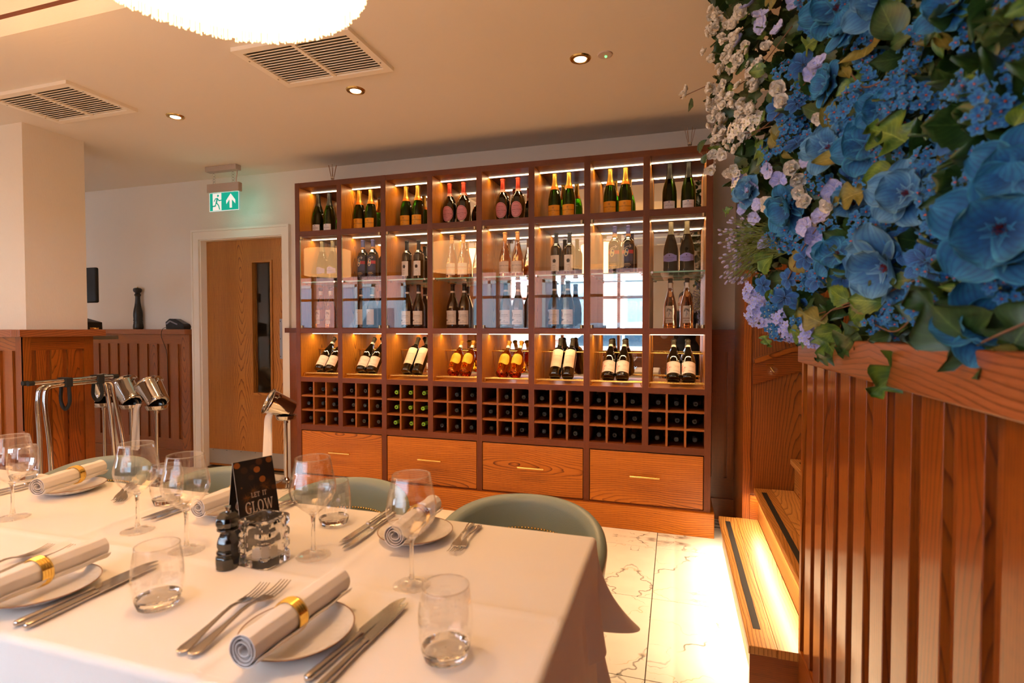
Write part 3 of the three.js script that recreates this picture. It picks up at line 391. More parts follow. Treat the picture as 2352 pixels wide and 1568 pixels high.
const KIND = {
  castelnau: { p: 'champagne', m: 'green', foil: [[0.215, 1, F.black]], s: 0.965, lab: [LAB.castelnau, 0.018, 0.074, 1.7], say: 'green sparkling bottle with black foil, white label', nm: 'sparkling_wine_bottle' },
  veuve: { p: 'champagne', m: 'green', foil: [[0.225, 1, F.gold], [0.205, 0.226, F.orange]], s: 0.965, lab: [LAB.veuve, 0.018, 0.098, 2.1], say: 'green sparkling bottle with orange label', nm: 'sparkling_wine_bottle' },
  oval: { p: 'fat', m: 'dark', foil: [[0.228, 1, F.red], [0.208, 0.229, F.pink]], lab: [LAB.oval, 0.032, 0.135, 1.85, ovalCut], say: 'round dark bottle with pink oval label', nm: 'sparkling_wine_bottle' },
  lavender: { p: 'champagne', m: 'brown', foil: [[0.235, 1, F.grey]], lab: [LAB.lavender, 0.066, 0.118, 2.2, bannerCut], say: 'dark brown wine bottle with lavender banner label', nm: 'wine_bottle', s: 0.99 },
  shield: { p: 'bordeaux', m: 'dark', foil: [[0.252, 1, F.navy], [0.238, 0.2525, F.tan]], lab: [LAB.shield, 0.02, 0.185, 2.1], say: 'dark bottle with navy and red crest label', nm: 'wine_bottle', s: 1.0 },
  boar: { p: 'bordeaux', m: 'dark', foil: [[0.226, 1, F.black]], lab: [LAB.boar, 0.035, 0.145, 1.7], say: 'dark bottle with black animal on white label', nm: 'wine_bottle', s: 0.93 },
  angel: { p: 'flared', m: 'rose', foil: [[0.246, 1, F.tan]], lab: [LAB.angel, 0.028, 0.108, 2.2], say: 'clear rose bottle with cream script label', nm: 'rose_wine_bottle' },
  leaf: { p: 'burgundy', m: 'dark', foil: [[0.25, 1, F.black], [0.238, 0.2505, F.white]], lab: [LAB.leaf, 0.024, 0.118, 2.2], say: 'dark wine bottle with cream label and brown leaf print', nm: 'wine_bottle', s: 1.02 },
  plain: { p: 'burgundy', m: 'dark', foil: [[0.25, 1, F.black], [0.24, 0.2505, F.white]], lab: [LAB.plain, 0.026, 0.14, 1.8], say: 'dark wine bottle with tall plain white label', nm: 'wine_bottle', s: 0.97 },
  tree: { p: 'flared', m: 'rose', foil: [[0.275, 1, F.black], [0.246, 0.2755, F.white]], lab: [LAB.tree, 0.032, 0.135, 1.15], say: 'amber rose bottle with cream tree label', nm: 'rose_wine_bottle', s: 1.0 },
  scribble: { p: 'burgundy', m: 'dark', foil: [[0.252, 1, F.grey], [0.236, 0.2525, F.white]], lab: [LAB.scribble, 0.025, 0.108, 2.3], say: 'tilted dark wine bottle with red scribble on white label', nm: 'wine_bottle' },
  cream: { p: 'bordeaux', m: 'dark', foil: [[0.236, 1, F.grey]], lab: [LAB.cream, 0.055, 0.19, 2.0], say: 'tilted dark wine bottle with tall cream label', nm: 'wine_bottle' },
  yellow: { p: 'dessert', m: 'amber', foil: [[0.215, 0.236, F.white], [0.236, 1, F.cork]], lab: [LAB.yellow, 0.068, 0.148, 2.1, waveCut], say: 'tilted golden dessert wine bottle with yellow label', nm: 'dessert_wine_bottle' },
};
const protoParts = {};
for (const k in KIND) { const K = KIND[k], lab = K.lab; protoParts[k] = { body: bodyGeo[K.p], foil: K.foil.map(([a, b, m]) => [sleeve(K.p, a, b === 1 ? 9 : b, b === 1 ? 0.0006 : 0.0004), m]), label: labelGeo(K.p, lab[1], lab[2], lab[3], lab[4]) }; }
function bottle(kind, x, y, z, label, group, turn = 0, tilt = 0) {
  const K = KIND[kind], q = protoParts[kind], o = thing(K.nm, label, 'bottle', [x, y, z], 0, group);
  o.rotation.order = 'XYZ'; o.rotation.x = -tilt; if (K.s) o.scale.setScalar(K.s);
  part(o, 'glass_body', q.body, bottleMat[K.m]); q.foil.forEach(([g, m]) => part(o, 'capsule', g, m));
  const l = part(o, 'paper_label', q.label, LAB_MAT(kind)); l.rotation.y = turn; return o;
}
function LAB_MAT(kind) { return KIND[kind].lab[0]; }
{
  const rows = {
    1: [['castelnau', 'veuve', 'veuve', 'oval', 'oval', 'veuve', 'veuve', 'castelnau'], [-2.549, -2.452, -2.198, -2.104, -1.821, -1.730, -1.488, -1.385, -1.105, -0.999, -0.751, -0.658, -0.396, -0.302, -0.039, 0.07]],
    2: [['lavender', 'shield', 'boar', 'angel', 'angel', 'boar', 'shield', 'lavender'], [-2.517, -2.426, -2.172, -2.089, -1.817, -1.725, -1.473, -1.388, -1.089, -1.002, -0.741, -0.654, -0.367, -0.284, -0.029, 0.064]],
    3: [['tree', 'plain', 'leaf', 'leaf', 'leaf', 'leaf', null, 'tree'], [-2.535, -2.45, -2.189, -2.099, -1.815, -1.726, -1.468, -1.381, -1.083, -0.998, -0.751, -0.664, 0, 0, -0.03, 0.067]],
    4: [['scribble', 'scribble', 'cream', 'yellow', 'yellow', 'cream', 'scribble', 'scribble'], [-2.479, -2.392, -2.133, -2.049, -1.775, -1.694, -1.428, -1.341, -1.081, -0.994, -0.728, -0.647, -0.394, -0.309, -0.008, 0.077]],
  };
  const rowSay = { 1: 'top row', 2: 'second row', 3: 'third row', 4: 'fourth row' }, Y = { 1: CY.s1 + 0.0005, 2: GLASSY + 0.0045, 3: CY.led + 0.0005 };
  for (const r of [1, 2, 3, 4]) for (let c = 0; c < 8; c++) {
    const k = rows[r][0][c]; if (!k) continue;
    for (let s = 0; s < 2; s++) {
      const x = rows[r][1][2 * c + s], label = `${KIND[k].say}, ${rowSay[r]}, ${ORD[c]} column, ${s ? 'inner' : 'door-side'} one`.replace('wine bottle', 'bottle').replace('sparkling bottle', 'sparkling bottle');
      if (r < 4) bottle(k, x, Y[r], -0.17, label, `bottles in the ${rowSay[r]} of the cabinet`, r === 1 ? -0.05 : -0.12 + 0.05 * (s ? 1 : -1));
      else bottle(k, x, 0.891, -0.074, label, 'bottles tilted on the brass rests', 0.03, 0.68);
    }
  }
  // pigeonhole bottles lie with their necks to the front
  const lay = lathe(smooth(PROFILE.bordeaux, 3), 16, 1.2), capG = sleeve('bordeaux', 0.236, 9), jr = rngOf(99), capRing = put(new THREE.TorusGeometry(0.012, 0.0012, 6, 16).rotateX(Math.PI / 2), 0, 0.3036, 0);
  const w = CP - CT, ph = (CY.s4b - CY.s5) / 3, empty = new Set(['3,2,0', '3,1,0', '4,2,0']);
  const sealMat = [foil('#3a4048', 0.35, 0.3), foil('#7a746a', 0.4, 0.5)];
  for (let c = 0; c < 8; c++) for (let r = 2; r >= 0; r--) for (let q = 0; q < 3; q++) {
    const j1 = (jr() - 0.5) * 0.018, j2 = jr() * 0.035; if (empty.has([c, r, q].join())) continue;
    const cap = c === 2 ? F.greenCap : c === 1 ? F.black : F.darkCap, x = colX(c) + CT / 2 + w * (q + 0.5) / 3 + j1, y = CY.s5 + ph * r + (r ? 0.006 : 0) + 0.0402;
    const o = thing('stored_wine_bottle', `${c === 2 ? 'green' : 'black'}-capped bottle in pigeonhole, ${ORD[c]} column, ${['lower', 'middle', 'upper'][r]} row, ${['door-side', 'middle', 'inner'][q]} hole`, 'bottle', [x, y, -0.022 - j2 - 0.268], 0, 'bottles stored in the pigeonholes');
    o.scale.setScalar(0.88); o.rotation.x = Math.PI / 2; part(o, 'glass_body', lay, bottleMat.dark); part(o, 'capsule', capG, cap); if (c !== 2) part(o, 'capsule_rim', capRing, sealMat[c === 1 ? 1 : 0]);
    o.position.z = Math.max(o.position.z, MZ + 0.001);
  }
}
// reed diffusers on top
for (const [x, lb] of [[-2.395, 'reed diffuser with pale sticks on the cabinet top above the first column'], [0.075, 'reed diffuser with metal collar on the cabinet top beside the flowers']]) {
  const t = thing('reed_diffuser', lb, 'diffuser', [x, CY.top, -0.13], 0, 'reed diffusers on the cabinet');
  part(t, 'jar', lathe([[0.001, 0], [0.022, 0], [0.024, 0.004], [0.024, 0.035], [0.012, 0.045], [0.011, 0.055], [0.001, 0.055]], 20), M.pane); part(t, 'collar', put(cyl(0.013, 0.013, 0.012), 0, 0.056, 0), M.steel);
  for (let i = 0; i < 6; i++) { const a = i * 1.05; part(t, 'reed', rod([0, 0.01, 0], [0.03 * Math.cos(a), 0.145 + 0.01 * Math.sin(i * 3), 0.03 * Math.sin(a)], 0.0016, 6), std({ color: '#a5784c', roughness: 0.8 })); }
}
// ================= CEILING FITTINGS =================
function vent(x0, x1, z0, z1, label) {
  const t = thing('ceiling_vent', label, 'vent', [(x0 + x1) / 2, CEIL, (z0 + z1) / 2], 0, 'ceiling air vents'), w = x1 - x0, d = z1 - z0, B = 0.034, y = -0.009;
  part(t, 'backing', span(-w / 2 + 0.01, w / 2 - 0.01, -0.003, -0.0005, -d / 2 + 0.01, d / 2 - 0.01), std({ color: '#8f8170', roughness: 0.9 }));
  part(t, 'frame', mats([span(-w / 2, w / 2, -0.018, 0, -d / 2, -d / 2 + B), span(-w / 2, w / 2, -0.018, 0, d / 2 - B, d / 2), span(-w / 2, -w / 2 + B, -0.018, 0, -d / 2 + B, d / 2 - B), span(w / 2 - B, w / 2, -0.018, 0, -d / 2 + B, d / 2 - B), span(-0.009, 0.009, -0.018, 0, -d / 2 + B, d / 2 - B)]), M.ventWhite);
  for (let k = 0; k < 15; k++) for (const s of [-1, 1]) { const g = box(w / 2 - B - 0.009, 0.0026, 0.019); g.rotateX(0.45); part(t, 'slat', put(g, s * (w / 4 - B / 2 + 0.0045), -0.0105, -d / 2 + B + 0.012 + k * (d - 2 * B - 0.02) / 14), M.ventWhite); }
  for (const [sx, sz] of [[-1, -0.5], [-1, 0.5], [1, -0.5], [1, 0.5]]) part(t, 'screw', put(cyl(0.004, 0.004, 0.002, 10), sx * (w / 2 - B / 2), -0.019, sz * d * 0.5), M.steel);
}
vent(-1.913, -1.305, 0.912, 1.288, 'white two-bay ceiling vent with slats, partly behind the fringed lamp');
vent(-3.571, -2.953, 0.908, 1.284, 'white two-bay ceiling vent with slats, above the square pillar');
{
  const say = ['brass downlight in the ceiling beside the small green indicator', 'brass downlight in the ceiling below the lamp-side vent', 'brass downlight in the ceiling nearest the exit sign'];
  [[-0.431, 0.737], [-1.621, 0.753], [-2.841, 0.762]].forEach(([x, z], i) => {
    const t = thing('ceiling_downlight', say[i], 'downlight', [x, CEIL, z], 0, 'brass ceiling downlights');
    part(t, 'trim_ring', lathe([[0.030, -0.004], [0.034, -0.008], [0.046, -0.006], [0.050, 0], [0.030, 0]], 36), M.brass);
    part(t, 'lamp_lens', put(cyl(0.028, 0.028, 0.003, 24), 0, -0.005, 0), emit([1, 0.82, 0.55], 9));
    spot(WARM, 22, [x, CEIL - 0.02, z], [x, 0, z], 0.75, 0.8, 1.4);
  });
  const e = thing('emergency_light', 'small white round ceiling fitting with a green indicator', 'light', [-0.316, CEIL, 0.739]);
  part(e, 'body', lathe([[0.001, -0.005], [0.02, -0.006], [0.033, -0.005], [0.035, 0], [0.001, 0]], 30), std({ color: '#c9b3a8', roughness: 0.5 }));
  part(e, 'indicator_led', put(new THREE.SphereGeometry(0.006, 12, 8), 0.002, -0.007, -0.006), emit([0.25, 1, 0.3], 4));
}
// pendant lamps with string fringe
{
  const say = ['large glowing drum lamp with string fringe over the near end of the table', 'large glowing fringed drum lamp over the middle of the long table', 'large glowing fringed drum lamp over the far end of the long table'];
  const R = 0.272, y0 = 1.85, y1 = 2.17, r = rngOf(31), strands = [];
  for (let i = 0; i < 820; i++) { const a = i / 820 * Math.PI * 2 + r() * 0.008, q = R + 0.004 * r(), lo = y0 - 0.003 + 0.009 * r(), g = new THREE.CylinderGeometry(0.001, 0.0012, y1 - lo, 4, 1, true); g.rotateY(r()); g.translate(q * Math.cos(a), (lo + y1) / 2, q * Math.sin(a)); strands.push(g); if (i % 2) { const k = new THREE.SphereGeometry(0.0024, 4, 3); k.translate(q * Math.cos(a), lo, q * Math.sin(a)); strands.push(k); } }
  const strandGeo = mats(strands), shadeM = phy({ color: '#f4ddb4', emissive: lin(1, 0.62, 0.30), emissiveIntensity: 6.5, roughness: 1, transmission: 0.5, thickness: 0 }), strandM = std({ color: '#f0d9ae', emissive: lin(1, 0.64, 0.32), emissiveIntensity: 6.5, roughness: 0.9 });
  [-0.797, -2.43, -4.15].forEach((x, i) => {
    const t = thing('pendant_lamp', say[i], 'pendant lamp', [x, 0, 2.474], 0, 'fringed pendant lamps over the table');
    const s = part(t, 'lamp_shade', mats([put(new THREE.CylinderGeometry(R, R, y1 - y0 - 0.02, 64, 1, true), 0, (y0 + y1) / 2 + 0.01, 0)]), shadeM);
    const f = part(s, 'string_fringe', strandGeo, strandM); f.userData.kind = 'stuff';
    part(t, 'ring', put(new THREE.TorusGeometry(R, 0.005, 8, 64).rotateX(Math.PI / 2), 0, y1, 0), M.brass);
    part(t, 'suspension', mats([rod([0, 2.1, 0], [0, 2.82, 0], 0.006), rod([-R, y1, 0], [R, y1, 0], 0.004), rod([0, y1, -R], [0, y1, R], 0.004), put(cyl(0.05, 0.05, 0.03), 0, 2.805, 0)]), M.brass);
    part(t, 'bulb', put(new THREE.SphereGeometry(0.045, 16, 12), 0, 2.06, 0), emit([1, 0.72, 0.4], 12));
    point(WARM, 3.6, [x, 2.06, 2.474], 2.2);
  });
}
// exit sign
{
  const t = thing('exit_sign', 'glowing green exit sign with running figure and arrow hanging on chains', 'exit sign', [-3.352, 0, -0.1]);
  part(t, 'ceiling_plate', rbox(0.30, 0.04, 0.055, 0.004, -0.012, CEIL - 0.02, 0), std({ color: '#b3a294', roughness: 0.5 }));
  part(t, 'housing', rbox(0.305, 0.068, 0.04, 0.004, 0, 2.284, 0), std({ color: '#b3a294', roughness: 0.5 }));
  for (const x of [-0.1, 0.085]) { const l = []; for (let k = 0; k < 4; k++) { const g = new THREE.TorusGeometry(0.010, 0.0016, 6, 12); g.scale(0.8, 1.15, 1); g.rotateY(k % 2 ? 1.3 : 0.2); l.push(put(g, x, 2.328 + k * 0.021, 0)); } part(t, 'chain', mats(l), M.steel); }
  part(t, 'cable', tube([[0.125, 2.41, 0], [0.127, 2.38, 0.004], [0.118, 2.35, 0.002], [0.115, 2.315, 0]], 0.004, 12, 6), std({ color: '#d6b8a8', roughness: 0.6 }));
  const tex = canvasTex(512, 256, (x, w, h) => {
    x.fillStyle = '#00b09a'; x.fillRect(0, 0, w, h); x.fillStyle = '#ffffff'; x.fillRect(60, 12, 150, 232);
    x.strokeStyle = '#00a48f'; x.fillStyle = '#00a48f'; x.lineCap = 'round'; x.lineJoin = 'round';
    x.beginPath(); x.arc(152, 44, 17, 0, 7); x.fill(); x.lineWidth = 26; x.beginPath(); x.moveTo(140, 84); x.lineTo(122, 136); x.stroke();
    x.lineWidth = 15; x.beginPath(); x.moveTo(140, 80); x.lineTo(104, 84); x.lineTo(86, 116); x.stroke(); x.beginPath(); x.moveTo(146, 84); x.lineTo(168, 112); x.lineTo(204, 108); x.stroke();
    x.lineWidth = 18; x.beginPath(); x.moveTo(124, 138); x.lineTo(160, 176); x.lineTo(178, 228); x.stroke(); x.beginPath(); x.moveTo(118, 138); x.lineTo(104, 182); x.lineTo(52, 186); x.stroke();
    x.strokeStyle = '#ffffff'; x.fillStyle = '#ffffff'; x.fillRect(352, 70, 40, 150); x.beginPath(); x.moveTo(372, 26); x.lineTo(450, 116); x.lineTo(450, 168); x.lineTo(372, 84); x.lineTo(294, 168); x.lineTo(294, 116); x.fill();
    x.lineWidth = 10; x.strokeRect(2, 2, w - 4, h - 4);
  });
  const pm = std({ map: tex, roughness: 0.3, emissive: '#ffffff', emissiveMap: tex, emissiveIntensity: 1.1 });
  part(t, 'sign_panel', span(-0.143, 0.143, 2.108, 2.252, -0.005, 0.005), [M.pane, M.pane, M.pane, M.pane, pm, pm].map((m, i) => i < 4 ? emit([0.6, 1, 0.95], 0.8) : m));
  areaLight([0.12, 1, 0.85], 4.5, 0.28, 0.14, [-3.352, 2.18, -0.108], [-3.352, 2.18, -1]);
  areaLight([0.12, 1, 0.85], 2.5, 0.28, 0.14, [-3.352, 2.18, -0.092], [-3.352, 2.18, 1]);
}
// ================= STAIRS AND SLATTED PARTITION =================
{
  const s = thing('staircase', 'oak stairs with black anti-slip strips and glowing light under each nosing', 'stairs', [0, 0, 0]);
  const xs = [0.235, 0.41, 0.585, 0.76], Z0 = 0.128, Z1 = 1.378, RISE = 0.17;
  xs.forEach((x, i) => {
    const y = RISE * (i + 1), xe = i < 3 ? xs[i + 1] + 0.02 : 2.3, mid = x + 0.088;
    part(s, 'riser', wspan(x + 0.022, x + 0.04, y - RISE, y - 0.028, Z0, Z1 - 0.002, 'z'), M.treadB);
    part(s, 'tread_board', wrbox(mid - x - 0.0008, 0.028, Z1 - Z0, 0.003, (x + mid) / 2, y - 0.014, (Z0 + Z1) / 2, 'z'), i % 2 ? M.treadB : M.tread);
    part(s, 'tread_board', wspan(mid, xe, y - 0.028, y, Z0, Z1, 'z'), i % 2 ? M.tread : M.treadB);
    part(s, 'anti_slip_strip', span(x + 0.028, x + 0.052, y - 0.001, y + 0.0008, Z0 + 0.075, Z1 - 0.11), std({ color: '#1c1a19', roughness: 0.7, bumpMap: plasterTex, bumpScale: 0.0008 }));
    part(s, 'end_panel', wspan(x + 0.004, xe, y - RISE, y - 0.028, Z1 - 0.022, Z1 - 0.001, 'x'), M.slatB);
    if (i < 2) { part(s, 'led_strip', span(x + 0.008, x + 0.018, y - 0.033, y - 0.0285, Z0 + 0.01, Z1 - 0.025), emit([1, 0.78, 0.45], 5)); areaLight([1, 0.78, 0.5], i ? 300 : 400, Z1 - Z0 - 0.05, 0.01, [x + 0.013, y - 0.0345, (Z0 + Z1) / 2], [x - 0.02, 0, (Z0 + Z1) / 2]).rotation.z += 0; }
  });
  part(s, 'handrail', wrbox(0.4, 0.075, 0.05, 0.012, 0.83, 0.90, 0.24, 'x'), M.slat);
}
{
  const t = thing('slatted_partition', 'half-height oak partition with vertical slats below the flowers', 'partition', [0, 0, 0]), X = 0.385, Z0 = 1.39, Z1 = 3.32;
  part(t, 'backing', wspan(X + 0.014, X + 0.075, 0, 1.15, Z0, Z1, 'y'), M.groove);
  part(t, 'end_stile', wspan(X - 0.004, X + 0.085, 0, 1.172, Z0 - 0.016, Z0 + 0.006, 'y'), M.slat);
  part(t, 'top_rail', wrbox(0.105, 0.078, Z1 - Z0 - 0.01, 0.004, X + 0.03, 1.134, (Z0 + Z1) / 2 + 0.008, 'z'), M.rail);
  part(t, 'bottom_rail', wspan(X - 0.004, X + 0.014, 0, 0.19, Z0 + 0.006, Z1, 'z'), M.slat);
  for (let i = 0; i < 17; i++) part(t, 'slat', wrbox(0.018, 1.095 - 0.19, 0.071, 0.002, X + 0.009, (1.095 + 0.19) / 2, 1.4615 + i * 0.1127, 'y'), [M.pslat, M.pslatB, M.pslatC][(i * 5 + 1) % 3]);
}
// ================= TABLE =================
const TT = 0.73;
{
  const x0 = -3.3, x1 = -0.165, z0 = 2.035, z1 = 2.695;
  const t = thing('dining_table', 'long dining table hidden under the white tablecloth', 'table', [0, 0, 0]);
  part(t, 'table_top', wspan(x0 + 0.012, x1 - 0.012, TT - 0.035, TT - 0.004, z0 + 0.012, z1 - 0.012, 'x'), M.dark);
  for (const [x, z] of [[x0 + 0.15, z0 + 0.12], [x1 - 0.15, z0 + 0.12], [x0 + 0.15, z1 - 0.12], [x1 - 0.15, z1 - 0.12]]) part(t, 'leg', span(x - 0.03, x + 0.03, 0, TT - 0.035, z - 0.03, z + 0.03), M.dark);
  // cloth: wrinkled top plus drape round the edge
  const creaseX = [-0.62, -1.28, -1.94, -2.6], creaseZ = [2.40];
  const hgt = (x, z) => { let h = 0.004 * (fbm(x * 3.1, z * 5, 3, 12) - 0.5) + 0.0008 * (fbm(x * 14, z * 14, 2, 19) - 0.5); for (const c of creaseX) { const d = (x - c - 0.01 * (fbm(z * 4, c, 2, 3) - 0.5)) / 0.008; h += 0.003 * Math.exp(-d * d) * (0.6 + 0.8 * vn(z * 6, c * 9, 5)); } for (const c of creaseZ) { const d = (z - c - 0.012 * (fbm(x * 2, c, 2, 8) - 0.5)) / 0.008; h += 0.003 * Math.exp(-d * d) * (0.6 + 0.8 * vn(x * 5, 2, 6)); } return h; };
  const r = 0.012, ix0 = x0 + r, ix1 = x1 - r, iz0 = z0 + r, iz1 = z1 - r;
  function clothGeo(drop, phase, inset) {
    const per = []; const add = (x, z, nx, nz, k) => per.push([x, z, nx, nz, k]);
    const side = (ax, az, bx, bz, nx, nz) => { const n = Math.ceil(Math.hypot(bx - ax, bz - az) / 0.012); for (let i = 0; i <= n; i++) add(lerp(ax, bx, i / n), lerp(az, bz, i / n), nx, nz, 0); };
    const corner = (x, z, a0) => { for (let i = 1; i < 20; i++) { const a = a0 + i / 20 * Math.PI / 2; add(x, z, Math.cos(a), Math.sin(a), Math.sin(i / 20 * Math.PI)); } };
    side(ix0, iz1, ix1, iz1, 0, 1); const cr = (x, z, from, to) => { for (let i = 1; i < 20; i++) { const a = lerp(from, to, i / 20); add(x, z, Math.cos(a), Math.sin(a), Math.sin(i / 20 * Math.PI)); } };
    cr(ix1, iz1, Math.PI / 2, 0); side(ix1, iz1, ix1, iz0, 1, 0); cr(ix1, iz0, 0, -Math.PI / 2); side(ix1, iz0, ix0, iz0, 0, -1); cr(ix0, iz0, -Math.PI / 2, -Math.PI); side(ix0, iz0, ix0, iz1, -1, 0); cr(ix0, iz1, Math.PI, Math.PI / 2); per.push(per[0]);
    const nv = 26, pos = [], idx = [], uv = []; let s = 0;
    per.forEach(([x, z, nx, nz, k], i) => {
      if (i) s += Math.hypot(x - per[i - 1][0], z - per[i - 1][1]) + 0.004;
      const L = drop * (1 + 0.12 * k * k), wave = Math.sin(s * 19 + phase) * 0.5 + Math.sin(s * 33 + 2 * phase) * 0.3 + (fbm(s * 9, phase, 2, 7) - 0.5);
      for (let j = 0; j <= nv; j++) {
        let y, o;
        if (j <= 6) { const a = j / 6 * Math.PI / 2; y = TT - r + r * Math.cos(a) + (j === 0 ? hgt(x, z) : hgt(x, z) * (1 - j / 6)); o = r * Math.sin(a); }
        else { const q = (j - 6) / (nv - 6); y = TT - r - q * L; o = r + q * (0.016 + 0.11 * k * q) + q * (0.018 + 0.02 * (1 - k)) * wave * Math.min(1, q * 2); }
        o -= inset; pos.push(x + nx * o, y, z + nz * o); uv.push(s, y);
      }
    });
    for (let i = 0; i < per.length - 1; i++) for (let j = 0; j < nv; j++) { const a = i * (nv + 1) + j, b = a + nv + 1; idx.push(a, a + 1, b, b, a + 1, b + 1); }
    const g = new THREE.BufferGeometry(); g.setAttribute('position', new THREE.Float32BufferAttribute(pos, 3)); g.setAttribute('uv', new THREE.Float32BufferAttribute(uv, 2)); g.setIndex(idx); g.computeVertexNormals(); return g;
  }
  const nx = 300, nz = 70, topG = gridGeo(nx, nz, (u, v) => { const x = lerp(ix0, ix1, u), z = lerp(iz1, iz0, v); return [x, TT + hgt(x, z), z]; });
  { const p = topG.attributes.position, uv = topG.attributes.uv; for (let i = 0; i < p.count; i++) uv.setXY(i, p.getX(i), p.getZ(i)); }
  const cl = solo('tablecloth', mats([topG, clothGeo(0.20, 0.6, 0)]), M.cloth, 'white tablecloth with pressed creases draped over the long table', 'tablecloth');
  solo('table_skirt', mats([clothGeo(0.46, 2.1, 0.008)]), M.cloth, 'longer white under-cloth hanging below the top cloth', 'tablecloth');
}
// ---------- chairs ----------
{
  const shell = (() => {
    const nu = 56, prof = 22; return gridGeo(nu, prof, (u, v) => {
      const f = (u * 2 - 1) * 1.95, top = 0.668 - 0.12 * Math.pow(Math.abs(u * 2 - 1), 2.4), bot = 0.36, th = 0.05, R = 0.205;
      // closed loop: outer bottom -> outer top -> roll -> inner top -> inner bottom -> under
      let y, off; const q = v;
      if (q < 0.36) { const s = q / 0.36; y = lerp(bot, top - th / 2, s); off = th / 2; }
      else if (q < 0.64) { const a = (q - 0.36) / 0.28 * Math.PI; y = top - th / 2 + th / 2 * Math.sin(a); off = th / 2 * Math.cos(a); }
      else { const s = (q - 0.64) / 0.36; y = lerp(top - th / 2, bot, s); off = -th / 2; }
      const flare = 0.032 * Math.pow((y - bot) / (0.668 - bot), 1.4), rr2 = R + off + flare;
      return [rr2 * 1.02 * Math.sin(f), y, -rr2 * 0.96 * Math.cos(f) + 0.02];
    });
  })();
  const seat = (() => { const g = rbox(0.38, 0.10, 0.38, 0.045, 0, 0.42, 0.02, 4); return g; })();
  const nails = []; for (let i = -26; i <= 26; i++) { const f = i * 0.052, y = 0.572 - 0.02 * Math.pow(Math.abs(i / 26), 2), fl = 0.032 * Math.pow((y - 0.36) / 0.308, 1.4), R = 0.205 - 0.025 + fl - 0.0005; const g = new THREE.SphereGeometry(0.0042, 6, 5); nails.push(put(g, R * 1.02 * Math.sin(f), y, -R * 0.96 * Math.cos(f) + 0.02)); }
  const nailG = mats(nails), leg = lathe([[0.001, 0], [0.011, 0], [0.016, 0.2], [0.02, 0.37], [0.001, 0.37]], 14);
  const say = ['sage green leather tub chair at the corner of the table, beside the marble floor', 'sage green leather tub chair behind the round wine glass and tumbler', 'sage green leather tub chair behind the black menu card', 'sage green leather tub chair behind the plate furthest along the table'];
  [[-0.425, 1.80], [-1.045, 1.79], [-1.575, 1.79], [-2.17, 1.79]].forEach(([x, z], i) => {
    const c = thing('tub_chair', say[i], 'chair', [x, 0, z], 0, 'tub chairs along the table');
    part(c, 'backrest', shell, M.leather); part(c, 'seat', seat, M.leather); const n = part(c, 'nail_trim', nailG, M.brass); n.userData.kind = 'stuff';
    for (const [lx, lz] of [[-0.14, -0.12], [0.14, -0.12], [-0.14, 0.16], [0.14, 0.16]]) part(c, 'leg', leg, M.blackWood, [lx, 0, lz]);
  });
}
